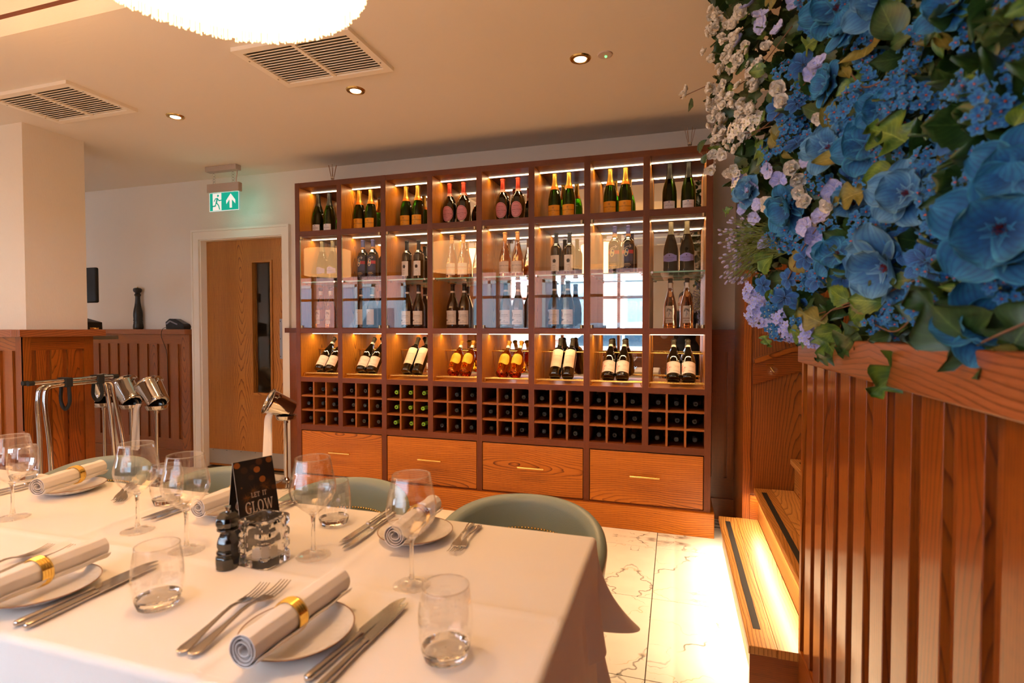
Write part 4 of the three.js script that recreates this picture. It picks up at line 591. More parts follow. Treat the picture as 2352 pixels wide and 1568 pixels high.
// ---------- glassware ----------
{
  const outer = smooth([[0.001, 0.0], [0.02, 0.0004], [0.034, 0.0012], [0.0345, 0.0022], [0.02, 0.0045], [0.008, 0.008], [0.0042, 0.02], [0.0036, 0.05], [0.0038, 0.075], [0.006, 0.085], [0.014, 0.093], [0.028, 0.105], [0.040, 0.120], [0.0455, 0.135], [0.0450, 0.150], [0.040, 0.175], [0.0345, 0.2035]], 7);
  const inner = smooth([[0.0338, 0.204], [0.0392, 0.175], [0.0441, 0.150], [0.0446, 0.135], [0.039, 0.1208], [0.027, 0.1063], [0.013, 0.0948], [0.005, 0.0905], [0.0003, 0.0895]], 7);
  const bowlG = lathe([...outer.filter(p => p[1] > 0.084), ...inner], 48, 1.0), stemG = lathe([...outer.filter(p => p[1] > 0.007 && p[1] < 0.0885), [0.0003, 0.0885]], 20, 1.0), footG = lathe(outer.filter(p => p[1] < 0.0085), 48, 1.0), rimG = put(new THREE.TorusGeometry(0.0342, 0.0006, 8, 64).rotateX(Math.PI / 2), 0, 0.2036, 0);
  const say = ['wine glass on the edge of the table near the tray stand', 'wine glass in front of the rolled napkin furthest along the table', 'wine glass standing beside the black menu card on the pepper mill side', 'wine glass standing beside the glass candle holder', 'wine glass in front of the plate nearest the table corner'];
  [[-1.559, 2.347], [-1.184, 2.32], [-0.979, 2.373], [-0.708, 2.316], [-0.455, 2.371]].forEach(([x, z], i) => { const o = thing('wine_glass', 'clear empty ' + say[i], 'wine glass', [x, TT + 0.001, z], 0, 'wine glasses on the table'); part(o, 'bowl', bowlG, M.crystal); part(o, 'stem', stemG, M.glass); part(o, 'foot', footG, M.crystal); part(o, 'rim', rimG, M.glass); });
  const tO = smooth([[0.001, 0.0], [0.026, 0.0], [0.0305, 0.002], [0.034, 0.012], [0.0385, 0.035], [0.0395, 0.055], [0.0375, 0.08], [0.0335, 0.1035]], 6), tI = smooth([[0.0326, 0.104], [0.0364, 0.08], [0.0384, 0.055], [0.0372, 0.035], [0.033, 0.019], [0.022, 0.0145], [0.0003, 0.0135]], 6);
  const tg = lathe([...tO.filter(p => p[1] > 0.016), ...tI.filter(p => p[1] > 0.017)], 44, 1.0), tBase = lathe([[0.001, 0], [0.026, 0], [0.0305, 0.002], [0.0338, 0.012], [0.0348, 0.0165], [0.031, 0.0165], [0.022, 0.0145], [0.001, 0.0135]], 44, 0.6);
  const tRim = put(new THREE.TorusGeometry(0.033, 0.0007, 8, 64).rotateX(Math.PI / 2), 0, 0.1036, 0);
  const say2 = ['tumbler behind the wine glass at the edge nearest the tray stand', 'tumbler between two wine glasses ahead of the menu card', 'tumbler behind the wine glass beside the candle holder', 'tumbler at the near setting beside the paired knives', 'tumbler closest to the table corner and camera'];
  [[-1.93, 2.105], [-1.294, 2.152], [-0.779, 2.147], [-0.834, 2.557], [-0.31, 2.545]].forEach(([x, z], i) => { const o = thing('tumbler', 'low clear glass ' + say2[i], 'tumbler', [x, TT + 0.001, z], 0, 'tumblers on the table'); part(o, 'glass_body', tg, M.crystal); part(o, 'rim', tRim, M.glass); part(o, 'glass_base', tBase, M.glass); });
}
// ---------- plates, napkins, rings, cutlery ----------
{
  const plate = lathe(smooth([[0.001, 0.006], [0.045, 0.006], [0.06, 0.008], [0.074, 0.0135], [0.082, 0.0172], [0.083, 0.0182], [0.0815, 0.0178], [0.072, 0.0115], [0.058, 0.004], [0.046, 0.0012], [0.044, 0.0], [0.04, 0.0], [0.039, 0.002], [0.001, 0.002]], 4), 64, 1.0), rim = put(new THREE.TorusGeometry(0.0825, 0.0008, 6, 72).rotateX(Math.PI / 2), 0, 0.0182, 0);
  // rolled napkin: spiral sheet
  const sp = (() => {
    const L = 0.207, turns = 3.6, th = 0.0011, out = [], inn = []; const N = 150;
    for (let i = 0; i <= N; i++) { const q = i / N, a = q * turns * Math.PI * 2 + 2.2, r = 0.006 + 0.0195 * q + 0.0007 * Math.sin(a * 2.3); out.push(new THREE.Vector2((r + th) * Math.cos(a), (r + th) * Math.sin(a))); inn.push(new THREE.Vector2(r * Math.cos(a), r * Math.sin(a))); }
    const s = new THREE.Shape([...out, ...inn.reverse()]), g = new THREE.ExtrudeGeometry(s, { depth: L, bevelEnabled: false, steps: 14 }); g.translate(0, 0, -L / 2);
    const p = g.attributes.position; for (let i = 0; i < p.count; i++) { const z = p.getZ(i), w = 1 + 0.05 * Math.sin(z * 38 + 1) - 0.10 * Math.exp(-((z + 0.0) ** 2) / 0.0006) + 0.03 * Math.sin(z * 90); p.setX(i, p.getX(i) * w); p.setY(i, p.getY(i) * w * 0.97); }
    return toCreasedNormals(g, 1.0);
  })();
  const ring = lathe([[0.0242, -0.009], [0.0258, -0.0092], [0.0266, -0.0062], [0.0256, -0.0046], [0.0268, -0.002], [0.0258, 0], [0.0268, 0.002], [0.0256, 0.0046], [0.0266, 0.0062], [0.0258, 0.0092], [0.0242, 0.009], [0.0242, -0.009]], 40, 0.5).rotateX(Math.PI / 2);
  const say = ['closest to the camera at the table corner', 'at the near edge beside the single tumbler', 'at the far side near the table corner', 'at the far side behind the menu card', 'at the far side furthest along the table'];
  const S = [[-0.541, 2.572, -0.02, 1], [-1.062, 2.588, 0.05, 1], [-0.553, 2.166, 0.05, -1], [-1.078, 2.148, -0.03, -1], [-1.66, 2.147, 0.24, -1]];
  S.forEach(([x, z, a, d], i) => {
    const p = thing('side_plate', 'white side plate with a brown rim line ' + say[i], 'plate', [x, TT + 0.0012, z], 0, 'side plates'); part(p, 'dish', plate, M.china); part(p, 'rim_line', rim, M.rimBrown);
    const y = TT + 0.0012 + 0.0185 + 0.024;
    const n = thing('napkin', 'rolled white napkin on the side plate ' + say[i], 'napkin', [x, y, z], a, 'rolled napkins'); part(n, 'roll', sp, M.linen);
    const rg = thing('napkin_ring', 'gold ridged ring round the napkin ' + say[i], 'napkin ring', [x, y, z], a, 'napkin rings'); part(rg, 'band', ring, M.gold); rg.translateZ(i === 1 ? 0.008 : 0.014 * d);
    if (i === 4) { rg.position.y += 0; }
  });
  // cutlery, built along -z with the handle end at z = 0
  const knifeBody = loft([[0, 0.005, 0, 0.003, 0.0028], [0, 0.005, -0.003, 0.0062, 0.0048], [0, 0.005, -0.012, 0.0068, 0.005], [0, 0.0052, -0.06, 0.0058, 0.0046], [0, 0.0055, -0.098, 0.0052, 0.0042], [0, 0.0055, -0.104, 0.0064, 0.005], [0, 0.0055, -0.109, 0.0064, 0.005], [0, 0.0055, -0.111, 0.005, 0.003]], 14);
  const knifeBlade = (() => { const s = new THREE.Shape(); s.moveTo(-0.0055, -0.109); s.lineTo(-0.009, -0.118); s.quadraticCurveTo(-0.0105, -0.16, -0.0085, -0.20); s.quadraticCurveTo(-0.004, -0.218, 0.0035, -0.222); s.quadraticCurveTo(0.007, -0.20, 0.0062, -0.16); s.lineTo(0.0055, -0.109); const g = new THREE.ExtrudeGeometry(s, { depth: 0.0012, bevelEnabled: true, bevelSize: 0.0006, bevelThickness: 0.0004, bevelSegments: 1 }); g.rotateX(Math.PI / 2); g.translate(0, 0.006, 0); g.scale(1, 1, 1); return g; })();
  { const p = knifeBlade.attributes.position; }
  const forkBody = loft([[0, 0.004, 0, 0.004, 0.0012], [0, 0.0042, -0.004, 0.0085, 0.0018], [0, 0.0046, -0.012, 0.0098, 0.002], [0, 0.006, -0.03, 0.0078, 0.002], [0, 0.009, -0.06, 0.0045, 0.002], [0, 0.0125, -0.09, 0.0033, 0.0021], [0, 0.0132, -0.108, 0.0032, 0.0019], [0, 0.0115, -0.12, 0.0045, 0.0014], [0, 0.0085, -0.13, 0.009, 0.0011], [0, 0.0062, -0.14, 0.0115, 0.001], [0, 0.005, -0.15, 0.012, 0.001], [0, 0.0045, -0.153, 0.0118, 0.0009]], 14, 2.4);
  const tines = [-1.5, -0.5, 0.5, 1.5].map(k => loft([[k * 0.0064, 0.0045, -0.151, 0.0019, 0.0010], [k * 0.0063, 0.0042, -0.165, 0.0014, 0.0009], [k * 0.0060, 0.0058, -0.18, 0.0012, 0.0008], [k * 0.0057, 0.0095, -0.196, 0.0007, 0.0006]], 8));
  const K = (nm, say2, x, z, a, grp, s = 1) => { const fork = nm === 'fork', o = thing(nm, say2, nm, [x, TT + 0.0012, z], a, grp); o.scale.setScalar(s); if (fork) { part(o, 'handle', forkBody, M.steel); for (const g of tines) part(o, 'tine', g, M.steel); } else { part(o, 'handle', knifeBody, M.steel); part(o, 'blade', knifeBlade, M.steel); } return o; };
  // near side: handles towards the camera
  K('fork', 'steel fork beside the plate closest to the camera, outer of its pair', -0.676, 2.655, 0.14, 'forks', 1.03); K('fork', 'steel fork beside the plate closest to the camera, inner of its pair', -0.655, 2.655, 0.09, 'forks', 1.12);
  K('table_knife', 'steel knife beside the closest plate, outer of its pair', -0.436, 2.665, -0.02, 'knives', 1.02); K('table_knife', 'steel knife beside the closest plate, inner of its pair', -0.463, 2.652, -0.09, 'knives', 1.03);
  K('table_knife', 'steel knife behind the near single tumbler, outer of its pair', -0.963, 2.675, 0.03, 'knives', 1.02); K('table_knife', 'steel knife behind the near single tumbler, inner of its pair', -0.986, 2.675, -0.01, 'knives', 1.07);
  K('fork', 'steel fork behind the near-edge napkin, outer of its pair', -1.248, 2.64, 0.1, 'forks'); K('fork', 'steel fork behind the near-edge napkin, inner of its pair', -1.205, 2.635, 0.06, 'forks', 1.03);
  // far side: handles away from the camera
  const PI = Math.PI;
  K('table_knife', 'bright steel knife at the far corner setting, outer of its pair', -0.695, 2.03, PI + 0.03, 'knives', 1.0); K('table_knife', 'bright steel knife at the far corner setting, inner of its pair', -0.672, 2.05, PI + 0.04, 'knives', 1.02);
  K('fork', 'steel fork at the far table corner, outer of its pair', -0.438, 2.063, PI + 0.05, 'forks', 0.82); K('fork', 'steel fork at the far table corner, inner of its pair', -0.461, 2.056, PI + 0.12, 'forks', 0.9);
  K('fork', 'steel fork behind the menu card, outer of its pair', -0.968, 2.045, PI + 0.06, 'forks'); K('fork', 'steel fork behind the menu card, inner of its pair', -0.99, 2.045, PI + 0.1, 'forks');
  K('table_knife', 'steel knife between tumbler and menu card, outer of its pair', -1.232, 2.045, PI - 0.02, 'knives'); K('table_knife', 'steel knife between tumbler and menu card, inner of its pair', -1.211, 2.045, PI + 0.02, 'knives');
  K('fork', 'steel fork at the furthest far-side plate, outer of its pair', -1.535, 2.055, PI + 0.72, 'forks'); K('fork', 'steel fork at the furthest far-side plate, inner of its pair', -1.562, 2.045, PI + 0.74, 'forks', 1.02);
  K('table_knife', 'steel knife next to the edge tumbler, outer of its pair', -1.835, 2.045, PI - 0.05, 'knives'); K('table_knife', 'steel knife next to the edge tumbler, inner of its pair', -1.812, 2.045, PI, 'knives');
}
// ---------- pepper mill, candle holder, menu card ----------
{
  const mill = thing('pepper_mill', 'small black turned pepper mill beside the glass candle holder', 'pepper mill', [-0.838, TT + 0.001, 2.405]);
  part(mill, 'body', lathe(smooth([[0.001, 0], [0.0215, 0], [0.022, 0.002], [0.022, 0.022], [0.0205, 0.0245], [0.0185, 0.026], [0.0205, 0.0285], [0.0205, 0.033], [0.0175, 0.036], [0.0195, 0.043], [0.0185, 0.054], [0.0145, 0.064], [0.0135, 0.069], [0.0165, 0.072], [0.0195, 0.0745], [0.0190, 0.0775], [0.0168, 0.0785], [0.001, 0.0785]], 4), 40, 0.9), M.blackGloss);
  part(mill, 'head', lathe(smooth([[0.001, 0.079], [0.0165, 0.0792], [0.0205, 0.084], [0.0215, 0.091], [0.0195, 0.1], [0.0125, 0.107], [0.0045, 0.109], [0.001, 0.1092]], 5), 40, 1.0), M.blackGloss);
  part(mill, 'finial', lathe([[0.001, 0.108], [0.0045, 0.108], [0.0035, 0.112], [0.0035, 0.114], [0.006, 0.116], [0.006, 0.1195], [0.001, 0.121]], 20), M.chrome);
  const c = thing('candle_holder', 'square ribbed glass candle holder in the middle of the table', 'candle holder', [-0.784, TT + 0.001, 2.367], -0.04);
  // glass block with square well and stacked bulges down each corner
  const H = 0.092, A = 0.0375, pos = [], idx = [], N = 96, LV = 48, ringAt = (y, s, bulge) => { for (let i = 0; i < N; i++) { const a = (i + 0.5) / N * Math.PI * 2, cx = Math.cos(a), sz = Math.sin(a), p = 7, k = s / Math.pow(Math.abs(cx) ** p + Math.abs(sz) ** p, 1 / p), cor = Math.pow(Math.abs(Math.sin(2 * a)), 3); pos.push(cx * (k + bulge * cor), y, sz * (k + bulge * cor)); } };
  for (let k = 0; k <= LV; k++) { const q = k / LV, nt = clamp(Math.round(q * 4), 1, 3), dn = (q * 4 - nt) / 0.16, w = Math.exp(-dn * dn); ringAt(q * H, A - 0.001 - (k === 0 || k === LV ? 0.0015 : 0), -0.0062 * w); }
  for (const [y, s] of [[H + 0.0005, 0.0285], [H - 0.002, 0.0268], [0.05, 0.0258], [0.0165, 0.0252], [0.0145, 0.0235]]) ringAt(y, s, 0);
  const rows = LV + 6; for (let k = 0; k < rows - 1; k++) for (let i = 0; i < N; i++) { const a = k * N + i, b = k * N + (i + 1) % N; idx.push(a, a + N, b, b, a + N, b + N); }
  const cap = (k, up) => { const n = pos.length / 3; pos.push(0, pos[k * N * 3 + 1], 0); for (let i = 0; i < N; i++) up ? idx.push(n, k * N + (i + 1) % N, k * N + i) : idx.push(n, k * N + i, k * N + (i + 1) % N); }; cap(0, false); cap(rows - 1, true);
  let g = new THREE.BufferGeometry(); g.setAttribute('position', new THREE.Float32BufferAttribute(pos, 3)); g.setIndex(idx); g = toCreasedNormals(g.toNonIndexed(), 0.6);
  part(c, 'glass_block', g, M.glassThick);
  const k = thing('candle', 'cream tealight candle inside the ribbed glass holder', 'candle', [-0.784, TT + 0.001 + 0.0152, 2.367]);
  part(k, 'wax', lathe([[0.001, 0], [0.019, 0], [0.0195, 0.001], [0.0195, 0.018], [0.0185, 0.019], [0.001, 0.018]], 32), M.wax); part(k, 'wick', rod([0, 0.017, 0], [0.001, 0.025, 0], 0.0008, 6), M.blackMatt);
  const tex = canvasTex(512, 1152, (x, w, h) => {
    x.fillStyle = '#120c09'; x.fillRect(0, 0, w, h); const r = rngOf(5);
    const disc = (cx, cy, q, a) => { x.fillStyle = `rgba(168,92,30,${a})`; x.beginPath(); x.arc(cx, cy, q, 0, 7); x.fill(); };
    [[48, 52, 40, .75], [290, 150, 42, .8], [345, 290, 42, .75], [460, 50, 40, .6], [330, 50, 44, .35], [130, 130, 44, .22], [240, 110, 38, .2], [205, 240, 38, .22], [480, 430, 34, .4], [120, 640, 44, .5], [70, 350, 12, .6]].forEach(d => disc(...d));
    for (const [cx, cy, q] of [[215, 430, 105], [370, 385, 105], [120, 500, 80]]) for (let i = 0; i < 120; i++) { const a = r() * 6.28, l = q * r(); x.strokeStyle = `rgba(${190 + 50 * r()},${90 + 60 * r()},30,${.12 + .4 * r()})`; x.lineWidth = 2; x.beginPath(); x.moveTo(cx + l * .3 * Math.cos(a), cy + l * .3 * Math.sin(a)); x.lineTo(cx + l * Math.cos(a), cy + l * Math.sin(a)); x.stroke(); }
    x.textAlign = 'center'; x.fillStyle = '#cdbcab'; x.font = '84px serif'; x.save(); x.translate(275, 505); x.scale(0.72, 1.05); x.fillText('LET  IT', 0, 0); x.restore(); x.save(); x.translate(262, 700); x.scale(0.78, 1.35); x.font = '150px serif'; x.fillText('GLOW', 0, 0); x.restore();
  });
  // the card leans against the candle holder
  const BL = V(-0.861, TT + 0.001, 2.341), BR = V(-0.8295, TT + 0.001, 2.2535), u = BR.clone().sub(BL).normalize(), hz = u.clone().cross(V(0, 1, 0)), an = -14 * Math.PI / 180, v = V(0, 1, 0).multiplyScalar(Math.cos(an)).add(hz.clone().multiplyScalar(Math.sin(an))), n = u.clone().cross(v).normalize();
  const card = thing('menu_card', 'dark menu card with orange sparks and pale lettering standing behind the pepper mill', 'menu card', BL.toArray());
  card.setRotationFromMatrix(new THREE.Matrix4().makeBasis(u, v, n));
  const CW = 0.088, CH = 0.186, face = std({ map: tex, roughness: 0.35 }), edge = std({ color: '#d8d3cd', roughness: 0.7 });
  part(card, 'front_leaf', box(CW, CH, 0.0012, CW / 2, CH / 2, 0), [edge, edge, edge, edge, face, face]);
  const bl = box(CW, CH, 0.0012, CW / 2, CH / 2, 0); bl.translate(0, -CH, 0); bl.rotateX(0.42); bl.translate(0, CH, -0.001); part(card, 'back_leaf', bl, [edge, edge, edge, edge, face, face]);
}
// ================= FLOWERS =================
{
  const r = rngOf(4242), R = (a, b) => a + (b - a) * r();
  const gradTex = (base, mid, edge, vein, vs = 0.25, seed = 1) => dataTex(64, 64, (a, b) => { const e = clamp(Math.max(Math.abs(a * 2 - 1) ** 2.2, (b - 0.45) * 1.6), 0, 1), t = clamp(b * 2.2, 0, 1), v = (Math.pow(Math.abs(Math.sin((a - 0.5) * 26 + (fbm(a * 6, b * 3, 2, seed) - 0.5) * 3)), 6)) * vs, n = (fbm(a * 9, b * 9, 3, seed + 3) - 0.5) * 0.25; return [0, 1, 2].map(k => { const c = lerp(lerp(base[k], mid[k], t), edge[k], e * 0.85); return (c * (1 - v) + vein[k] * v) * (1 + n); }); });
  const leafTex = (c0, c1, vein, seed) => dataTex(96, 96, (a, b) => { const m = Math.abs(a - 0.5), rib = Math.exp(-((m / 0.02) ** 2)), side = Math.pow(Math.abs(Math.sin((b * 1.0 - m * 0.9) * 24)), 14) * 0.5, n = fbm(a * 5, b * 5, 3, seed); return [0, 1, 2].map(k => lerp(lerp(c0[k], c1[k], clamp(n * 1.6 - 0.3, 0, 1)), vein[k], clamp(rib * 0.8 + side * 0.6, 0, 1))); });
  const soft = (t, o = {}) => phy({ map: t, roughness: 0.75, ...o });
  const PM = {
    magnolia: soft(gradTex([0.03, 0.13, 0.28], [0.03, 0.27, 0.46], [0.30, 0.62, 0.74], [0.05, 0.15, 0.36], 0.3, 2)), magnoliaB: soft(gradTex([0.08, 0.20, 0.38], [0.14, 0.36, 0.54], [0.50, 0.70, 0.80], [0.14, 0.26, 0.5], 0.35, 7)),
    blue: soft(gradTex([0.03, 0.10, 0.26], [0.05, 0.25, 0.48], [0.24, 0.50, 0.70], [0.05, 0.12, 0.36], 0.4, 12)), floret: soft(gradTex([0.10, 0.16, 0.36], [0.06, 0.32, 0.54], [0.26, 0.56, 0.74], [0.1, 0.22, 0.5], 0.2, 15)),
    white: soft(gradTex([0.80, 0.74, 0.50], [0.94, 0.92, 0.88], [0.99, 0.97, 0.95], [0.86, 0.82, 0.76], 0.2, 21)), lilac: soft(gradTex([0.66, 0.66, 0.86], [0.62, 0.66, 0.90], [0.86, 0.86, 0.97], [0.5, 0.5, 0.8], 0.35, 25)), peri: soft(gradTex([0.56, 0.58, 0.84], [0.55, 0.60, 0.88], [0.78, 0.78, 0.95], [0.45, 0.48, 0.8], 0.2, 28)),
    leaf: soft(leafTex([0.18, 0.30, 0.07], [0.38, 0.46, 0.11], [0.50, 0.56, 0.26], 3), { roughness: 0.5 }), leafD: soft(leafTex([0.09, 0.19, 0.07], [0.19, 0.29, 0.10], [0.32, 0.40, 0.2], 5), { roughness: 0.42 }), olive: soft(leafTex([0.34, 0.32, 0.10], [0.50, 0.44, 0.16], [0.6, 0.55, 0.3], 9), { roughness: 0.55 }),
    red: std({ color: '#8d2c34', roughness: 0.8 }), coral: std({ color: '#c2543e', roughness: 0.8 }), yellow: std({ color: '#d6a236', roughness: 0.8 }), navy: std({ color: '#10203a', roughness: 0.8 }), twig: std({ color: '#6b4a33', roughness: 0.8 }), stem: std({ color: '#5d6b2c', roughness: 0.7 }), bud: std({ color: '#9a93b8', roughness: 0.7 }), pale: std({ color: '#c9cfa0', roughness: 0.7 }),
  };
  // petal lies along +z from the centre, faces +y
  function petal(L, W, cup, curl, n = 5, m = 6, tip = 1, wav = 0) { return gridGeo(n, m, (u, v) => { const s = u * 2 - 1, w = W * Math.pow(Math.sin(Math.PI * Math.pow(clamp(v * 0.92 + 0.05, 0, 1), tip)), 0.62), x = s * w, z = L * v; return [x, cup * s * s * W + curl * L * v * v + wav * Math.sin(s * 5 + v * 3) * W * v, z]; }); }
  function bloom(n, L, W, cup, curl, lift, tip = 1, layers = 1, wav = 0, n1 = 4, m1 = 5) { const g = []; for (let l = 0; l < layers; l++) for (let k = 0; k < n; k++) { const p = petal(L * (1 - 0.25 * l) * R(0.9, 1.08), W * R(0.9, 1.1), cup, curl * R(0.6, 1.4), n1, m1, tip, wav); p.rotateX(-lift - 0.45 * l + R(-0.1, 0.1)); p.rotateY((k + 0.5 * l) / n * Math.PI * 2 + R(-0.12, 0.12)); p.translate(0, 0.002 * l, 0); g.push(p); } return mats(g); }
  const stamens = (n, h, rad, s) => { const g = []; for (let i = 0; i < n; i++) { const a = R(0, 6.28), q = rad * Math.sqrt(r()); const k = new THREE.ConeGeometry(s, h * R(0.7, 1.1), 4); k.translate(q * Math.cos(a), h * 0.45, q * Math.sin(a)); g.push(k); } return mats(g); };
  const G = {
    magnolia: [0, 1, 2].map(() => bloom(5, 0.074, 0.034, 0.3, 0.06, 0.12, 1.35, 2, 0.02, 6, 8)), magStamen: stamens(40, 0.014, 0.008, 0.0018),
    blue: [0, 1].map(() => bloom(6, 0.036, 0.013, 0.25, -0.1, 0.15, 1.3, 1, 0.06)), white: [0, 1].map(() => bloom(5, 0.031, 0.017, 0.35, 0.25, 0.4, 1.2, 2, 0.08)), lilac: [0, 1].map(() => bloom(5, 0.029, 0.016, 0.3, 0.1, 0.3, 1.25, 1, 0.1)),
    cherry: [0, 1, 2].map(() => bloom(5, 0.018, 0.0095, 0.3, 0.1, 0.3, 1.25, 2, 0.05, 3, 4)), centre: stamens(10, 0.007, 0.004, 0.0009), disc: new THREE.SphereGeometry(0.0045, 8, 6),
  };
  // cluster of small florets: petals and eyes as two merged geometries
  function cluster(n, spread, s, dome, pn = 3, pm = 4) { const pe = [], ey = [], st = []; for (let i = 0; i < n; i++) { const a = i * 2.4, q = spread * Math.sqrt((i + 0.5) / n), x = q * Math.cos(a), z = q * Math.sin(a), y = dome * (1 - (q / spread) ** 2) + R(-0.006, 0.006), tx = z / spread * 0.7 + R(-0.3, 0.3), tz = -x / spread * 0.7 + R(-0.3, 0.3), k = s * R(0.75, 1.15); const f = bloom(5, k * 1.1, k * 0.4, 0.2, 0.05, 0.2, 1.3, 1, 0, pn, pm); f.rotateX(tx); f.rotateZ(tz); f.translate(x, y, z); pe.push(f); const e = new THREE.ConeGeometry(k * 0.22, k * 0.5, 5); e.translate(0, k * 0.2, 0); e.rotateX(tx); e.rotateZ(tz); e.translate(x, y, z); ey.push(e); st.push(rod([x * 0.2, -0.05, z * 0.2], [x, y, z], 0.0008, 3)); } return [mats(pe), mats(ey), mats(st)]; }
  const CL = [0, 1, 2, 3].map(() => cluster(11, 0.034, 0.0115, 0.012)), HY = [0, 1, 2].map(() => cluster(16, 0.036, 0.0125, 0.02));
  const leafGeo = (L, W, jag, lob, cup = 0.15) => { const n = 8, m = 12; return gridGeo(n, m, (u, v) => { const s = u * 2 - 1; let w = W * Math.pow(Math.sin(Math.PI * Math.pow(v * 0.97 + 0.03, 0.75)), 0.85); if (lob) w = W * (0.25 + 0.75 * Math.abs(Math.cos(v * Math.PI * 1.9 + 0.2))) * Math.pow(1 - v, 0.42) * (v < 0.04 ? 0.6 : 1); w *= 1 + jag * ((v * m % 2) - 0.5); return [s * w, cup * W * s * s - 0.18 * L * v * v + 0.04 * L * Math.sin(v * 5 + s), L * v]; }); };
  const LF = { birch: leafGeo(0.062, 0.026, 0.14, false), oval: leafGeo(0.062, 0.022, 0, false, 0.3), ivy: leafGeo(0.075, 0.046, 0.05, true, 0.2), slim: leafGeo(0.08, 0.016, 0, false, 0.4) };
  // surface of the mass in front of the camera, by direction
  const yaw = 16.99 * Math.PI / 180, pit = 1.454 * Math.PI / 180, Fw = V(-Math.sin(yaw) * Math.cos(pit), -Math.sin(pit), -Math.cos(yaw) * Math.cos(pit)), Rt = V(Math.cos(yaw), 0, -Math.sin(yaw)), Up = Rt.clone().cross(Fw);
  const dep = [[1500, 2.0], [1650, 1.82], [1840, 1.40], [2040, 1.0], [2300, 0.64], [2700, 0.46]];
  const depth = px => { for (let i = 0; i < dep.length - 1; i++) if (px <= dep[i + 1][0]) return lerp(dep[i][1], dep[i + 1][1], (px - dep[i][0]) / (dep[i + 1][0] - dep[i][0])); return 0.46; };
  const at = (px, py, d) => EYE.clone().addScaledVector(Fw, d).addScaledVector(Rt, (px - 1176) / 1226.4 * d).addScaledVector(Up, -(py - 784) / 1226.4 * d);
  const leftEdge = [[-200, 1690], [0, 1640], [60, 1632], [110, 1650], [200, 1625], [280, 1628], [350, 1645], [400, 1668], [460, 1690], [520, 1690], [580, 1668], [640, 1690], [700, 1722], [745, 1765], [785, 1830], [830, 2000]];
  const botEdge = [[1700, 720], [1760, 770], [1840, 785], [1950, 800], [2100, 830], [2250, 850], [2352, 830], [2700, 880]];
  const pw = (t, x) => { for (let i = 0; i < t.length - 1; i++) if (x <= t[i + 1][0]) return lerp(t[i][1], t[i + 1][1], clamp((x - t[i][0]) / (t[i + 1][0] - t[i][0]), 0, 1)); return t.at(-1)[1]; };
  const inside = (px, py, m = 0) => px > pw(leftEdge, py) + m && py < pw(botEdge, px) - m;
  const grp = thing('flower_arrangement', 'large hanging arrangement of blue and white artificial flowers with ivy leaves', 'flowers', [0, 0, 0]);
  const q1 = new THREE.Quaternion();
  function place(name, geo, mat, p, n, spin, s) { const o = new THREE.Mesh(geo, mat); o.name = name; o.position.copy(p); q1.setFromUnitVectors(V(0, 1, 0), n.clone().normalize()); o.quaternion.copy(q1).multiply(new THREE.Quaternion().setFromAxisAngle(V(0, 1, 0), spin)); o.scale.setScalar(s); grp.add(o); return o; }
  const facing = (px, py, j = 0.5) => { const b = V(-0.55, 0.02 - (py - 400) / 1400, 0.75); b.lerp(V(-0.95, 0, 0.1), clamp((1900 - px) / 400, 0, 1) * 0.4); return b.add(V(R(-j, j), R(-j, j), R(-j, j))).normalize(); };
  const sub = (o, n, g, m) => { const c = new THREE.Mesh(g, m); c.name = n; if (n === 'eyes' || n === 'stems') c.userData.kind = 'stuff'; o.add(c); return c; };
  // magnolias: [x, y, apparent width]
  [[1925, 22, 165], [2030, 15, 165], [1960, 60, 140], [1995, 335, 150], [1905, 340, 130], [1815, 478, 135], [1925, 582, 120], [2040, 612, 215], [2300, 525, 300], [2345, 395, 210], [2085, 445, 170], [2265, 750, 220], [1905, 195, 105], [1720, 440, 80], [2190, 20, 170], [2020, 255, 110], [1960, 470, 100]].forEach(([px, py, w], i) => {
    const d = depth(px) - 0.012, s = w * d / 1226 / 0.15, o = place('magnolia_flower', G.magnolia[i % 3], i % 3 === 1 ? PM.magnoliaB : PM.magnolia, at(px, py, d), facing(px, py, 0.45), R(0, 6), s); sub(o, 'stamen', G.magStamen, PM.red);
  });
  // medium blue
  [[1852, 592], [1802, 685], [1830, 332], [1868, 48], [1842, 700], [1880, 640], [1770, 720], [1812, 640], [1830, 240], [1845, 150], [1790, 250], [2130, 600], [2200, 300], [1935, 640], [1755, 655], [2080, 560], [1960, 400]].forEach(([px, py], i) => { const o = place('blue_star_flower', G.blue[i % 2], PM.blue, at(px, py, depth(px) - 0.005), facing(px, py, 0.5), R(0, 6), R(0.85, 1.15)); sub(o, 'eye', G.disc, PM.navy); });
  // white and lilac blossoms
  [[1748, 150], [1790, 205], [1742, 205], [1800, 235], [1885, 270], [1820, 385], [1832, 410], [1850, 465], [1908, 470], [1845, 440], [1760, 115], [1770, 470], [1735, 250], [1705, 30], [1690, 55], [1980, 365]].forEach(([px, py], i) => { const o = place('white_blossom', G.white[i % 2], PM.white, at(px, py, depth(px) - 0.01), facing(px, py, 0.5), R(0, 6), R(0.7, 0.95) * depth(px) / 1.5); sub(o, 'stamen', G.centre, PM.yellow); });
